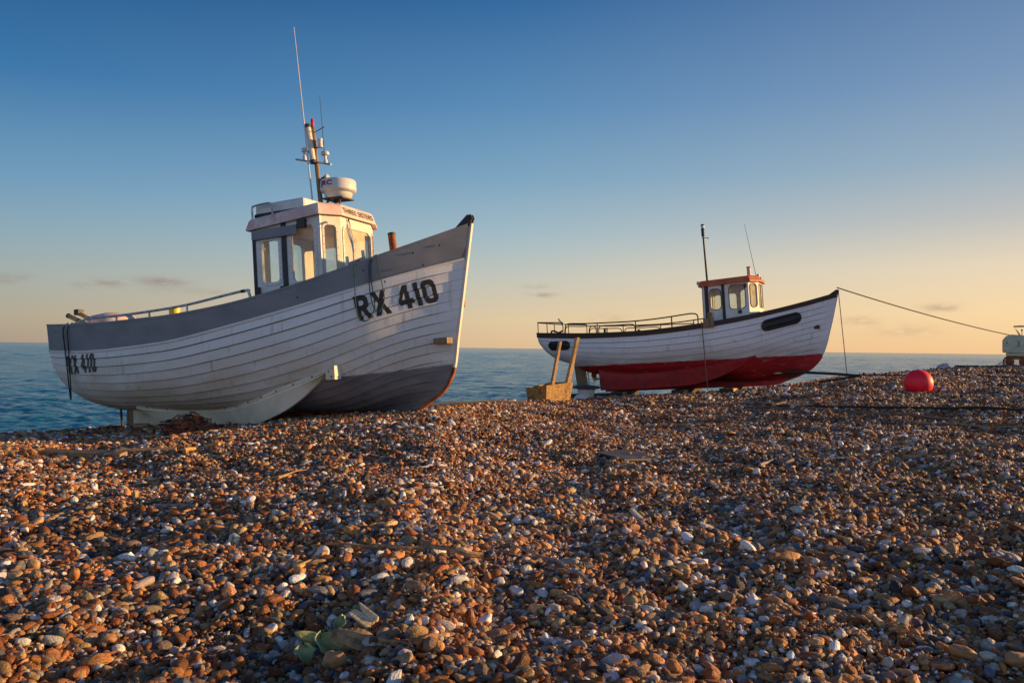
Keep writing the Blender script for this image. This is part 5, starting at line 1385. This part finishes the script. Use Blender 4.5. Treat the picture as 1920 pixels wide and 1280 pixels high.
o = mb.build('broken_driftwood', m_splint, None, label='pale splintered chunk of driftwood near the bottom edge', cat='driftwood'); o.location = on_ground(682, 1190)+Vector((0, 0, .055)); o.rotation_euler = (R(30), R(26), R(-28))
mb = MB(); rows = []
for i in range(10):
    t = i/9; row = []
    for k in range(nn):
        a = 2*PI*k/nn; rad_ = (.016+.014*math.sin(PI*t))*(1+.25*math.sin(4*a+3*t)+.15*math.sin(9*a+t*5)); row.append((t*.17-.08, rad_*1.4*math.cos(a), rad_*math.sin(a)))
    rows.append(row)
mb.grid(rows, closed=True); mb.add(rows[0], [tuple(range(nn))]); mb.add(rows[-1], [tuple(range(nn))])
o = mb.build('cabbage_root', m_drift, None, label='dark brown knotty root between the green leaves and the splintered wood', cat='root'); o.location = on_ground(668, 1225)+Vector((0, 0, .04)); o.rotation_euler = (R(5), R(10), R(-15))
lying('twig', [(712, 1232), (740, 1236), (772, 1248)], .006, m_drift, 'short brown twig right of the knotty root', 'twig', lift=.035, taper=True)
# white shell and notable big stones
def shell_obj(px_, py_, s_, lab, mat, rot_):
    mb = MB(); rows = []
    for i in range(8):
        t = (i+.3)/7.3; row = []
        for k in range(24):
            a = 2*PI*k/24; r_ = t*(1+.03*math.sin(12*a)); row.append((r_*math.cos(a)*(1 if math.cos(a) < 0 else .92), r_*math.sin(a), -.45*(1-t*t)*-1*.8))
        rows.append(row)
    mb.grid(rows, closed=True); mb.add(rows[0], [tuple(range(24))]); mb.v = [(x*s_, y*s_, z*s_) for x, y, z in mb.v]
    o = mb.build('seashell', mat, None, smooth=True, angle=70, label=lab, cat='shell'); o.modifiers.new('t', 'SOLIDIFY').thickness = .002
    o.location = on_ground(px_, py_)+Vector((0, 0, .04)); o.rotation_euler = rot_; return o
m_shell = W('shell_white', (.70, .66, .66), .45, c2=(.55, .45, .42), scale=40, stretch=(1, 6, 1))
shell_obj(606, 1052, .030, 'white upright seashell at the left end of the driftwood branch', m_shell, (R(62), 0, R(8)))
m_cap = W('pink_shell', (.55, .22, .16), .5)
shell_obj(220, 951, .018, 'small pinkish round shell on the left of the shingle', m_cap, (R(40), R(-15), 0))
m_tan = W('tan_stone', (.40, .22, .10), .6, c2=(.30, .15, .06), scale=30, bump=.2)
m_gst = W('slate_stone', (.07, .07, .08), .6, c2=(.12, .12, .13), scale=30, bump=.2)
m_ost = W('orange_stone', (.48, .20, .05), .55, c2=(.36, .14, .04), scale=30, bump=.2)
for (px_, py_, a, b, c_, rz, mt, lab, sd2) in ((1804, 1243, .040, .021, .018, -25, m_tan, 'large smooth tan cobble near the bottom right corner', 0), (1908, 1268, .042, .026, .022, 12, m_tan, 'large brown cobble cut by the bottom right corner', 6),
                                      (140, 1096, .019, .018, .027, 20, m_ost, 'egg shaped orange pebble at the lower left', 12), (1572, 1152, .030, .014, .014, -6, m_gst, 'long dark slate pebble in the lower right', 0),
                                      (1612, 938, .05, .03, .02, 0, m_gst, 'blue grey stone at the right of the shingle', 1), (628, 1262, .034, .027, .024, 5, m_tan, 'rounded brown cobble under the green leaves', 6),
                                      (205, 1218, .024, .02, .016, 40, m_tan, 'tan cobble at the lower left', 12)):
    vs, fs = pebble_variant(sd2, 4); mb = MB(); mb.add([(v[0]*a, v[1]*b, v[2]*c_) for v in vs], fs)
    o = mb.build('cobble', mt, None, smooth=True, angle=80, label=lab, cat='stone'); o.location = on_ground(px_, py_)+Vector((0, 0, c_*.9+.016)); o.rotation_euler = (R(8), R(10), R(rz))
m_litr = W('red_scrap', (.7, .02, .02), .5); m_litg = W('green_scrap', (.02, .35, .15), .5)
for px_, py_, mt, lab, s_ in ((1850, 966, m_litr, 'tiny scrap of red plastic at the right of the shingle', .016), (1297, 843, m_litg, 'tiny scrap of green plastic in the middle distance', .03)):
    mb = MB(); rows = [[(s_*.8*(i-2)/2, s_*.6*(j-1.5)/1.5, s_*.3*math.sin(i*2.1+j*1.3)) for j in range(4)] for i in range(5)]; mb.grid(rows)
    o = mb.build('plastic_scrap', mt, None, label=lab, cat='litter'); o.modifiers.new('t', 'SOLIDIFY').thickness = .003; o.location = on_ground(px_, py_)+Vector((0, 0, .03+s_*.4))
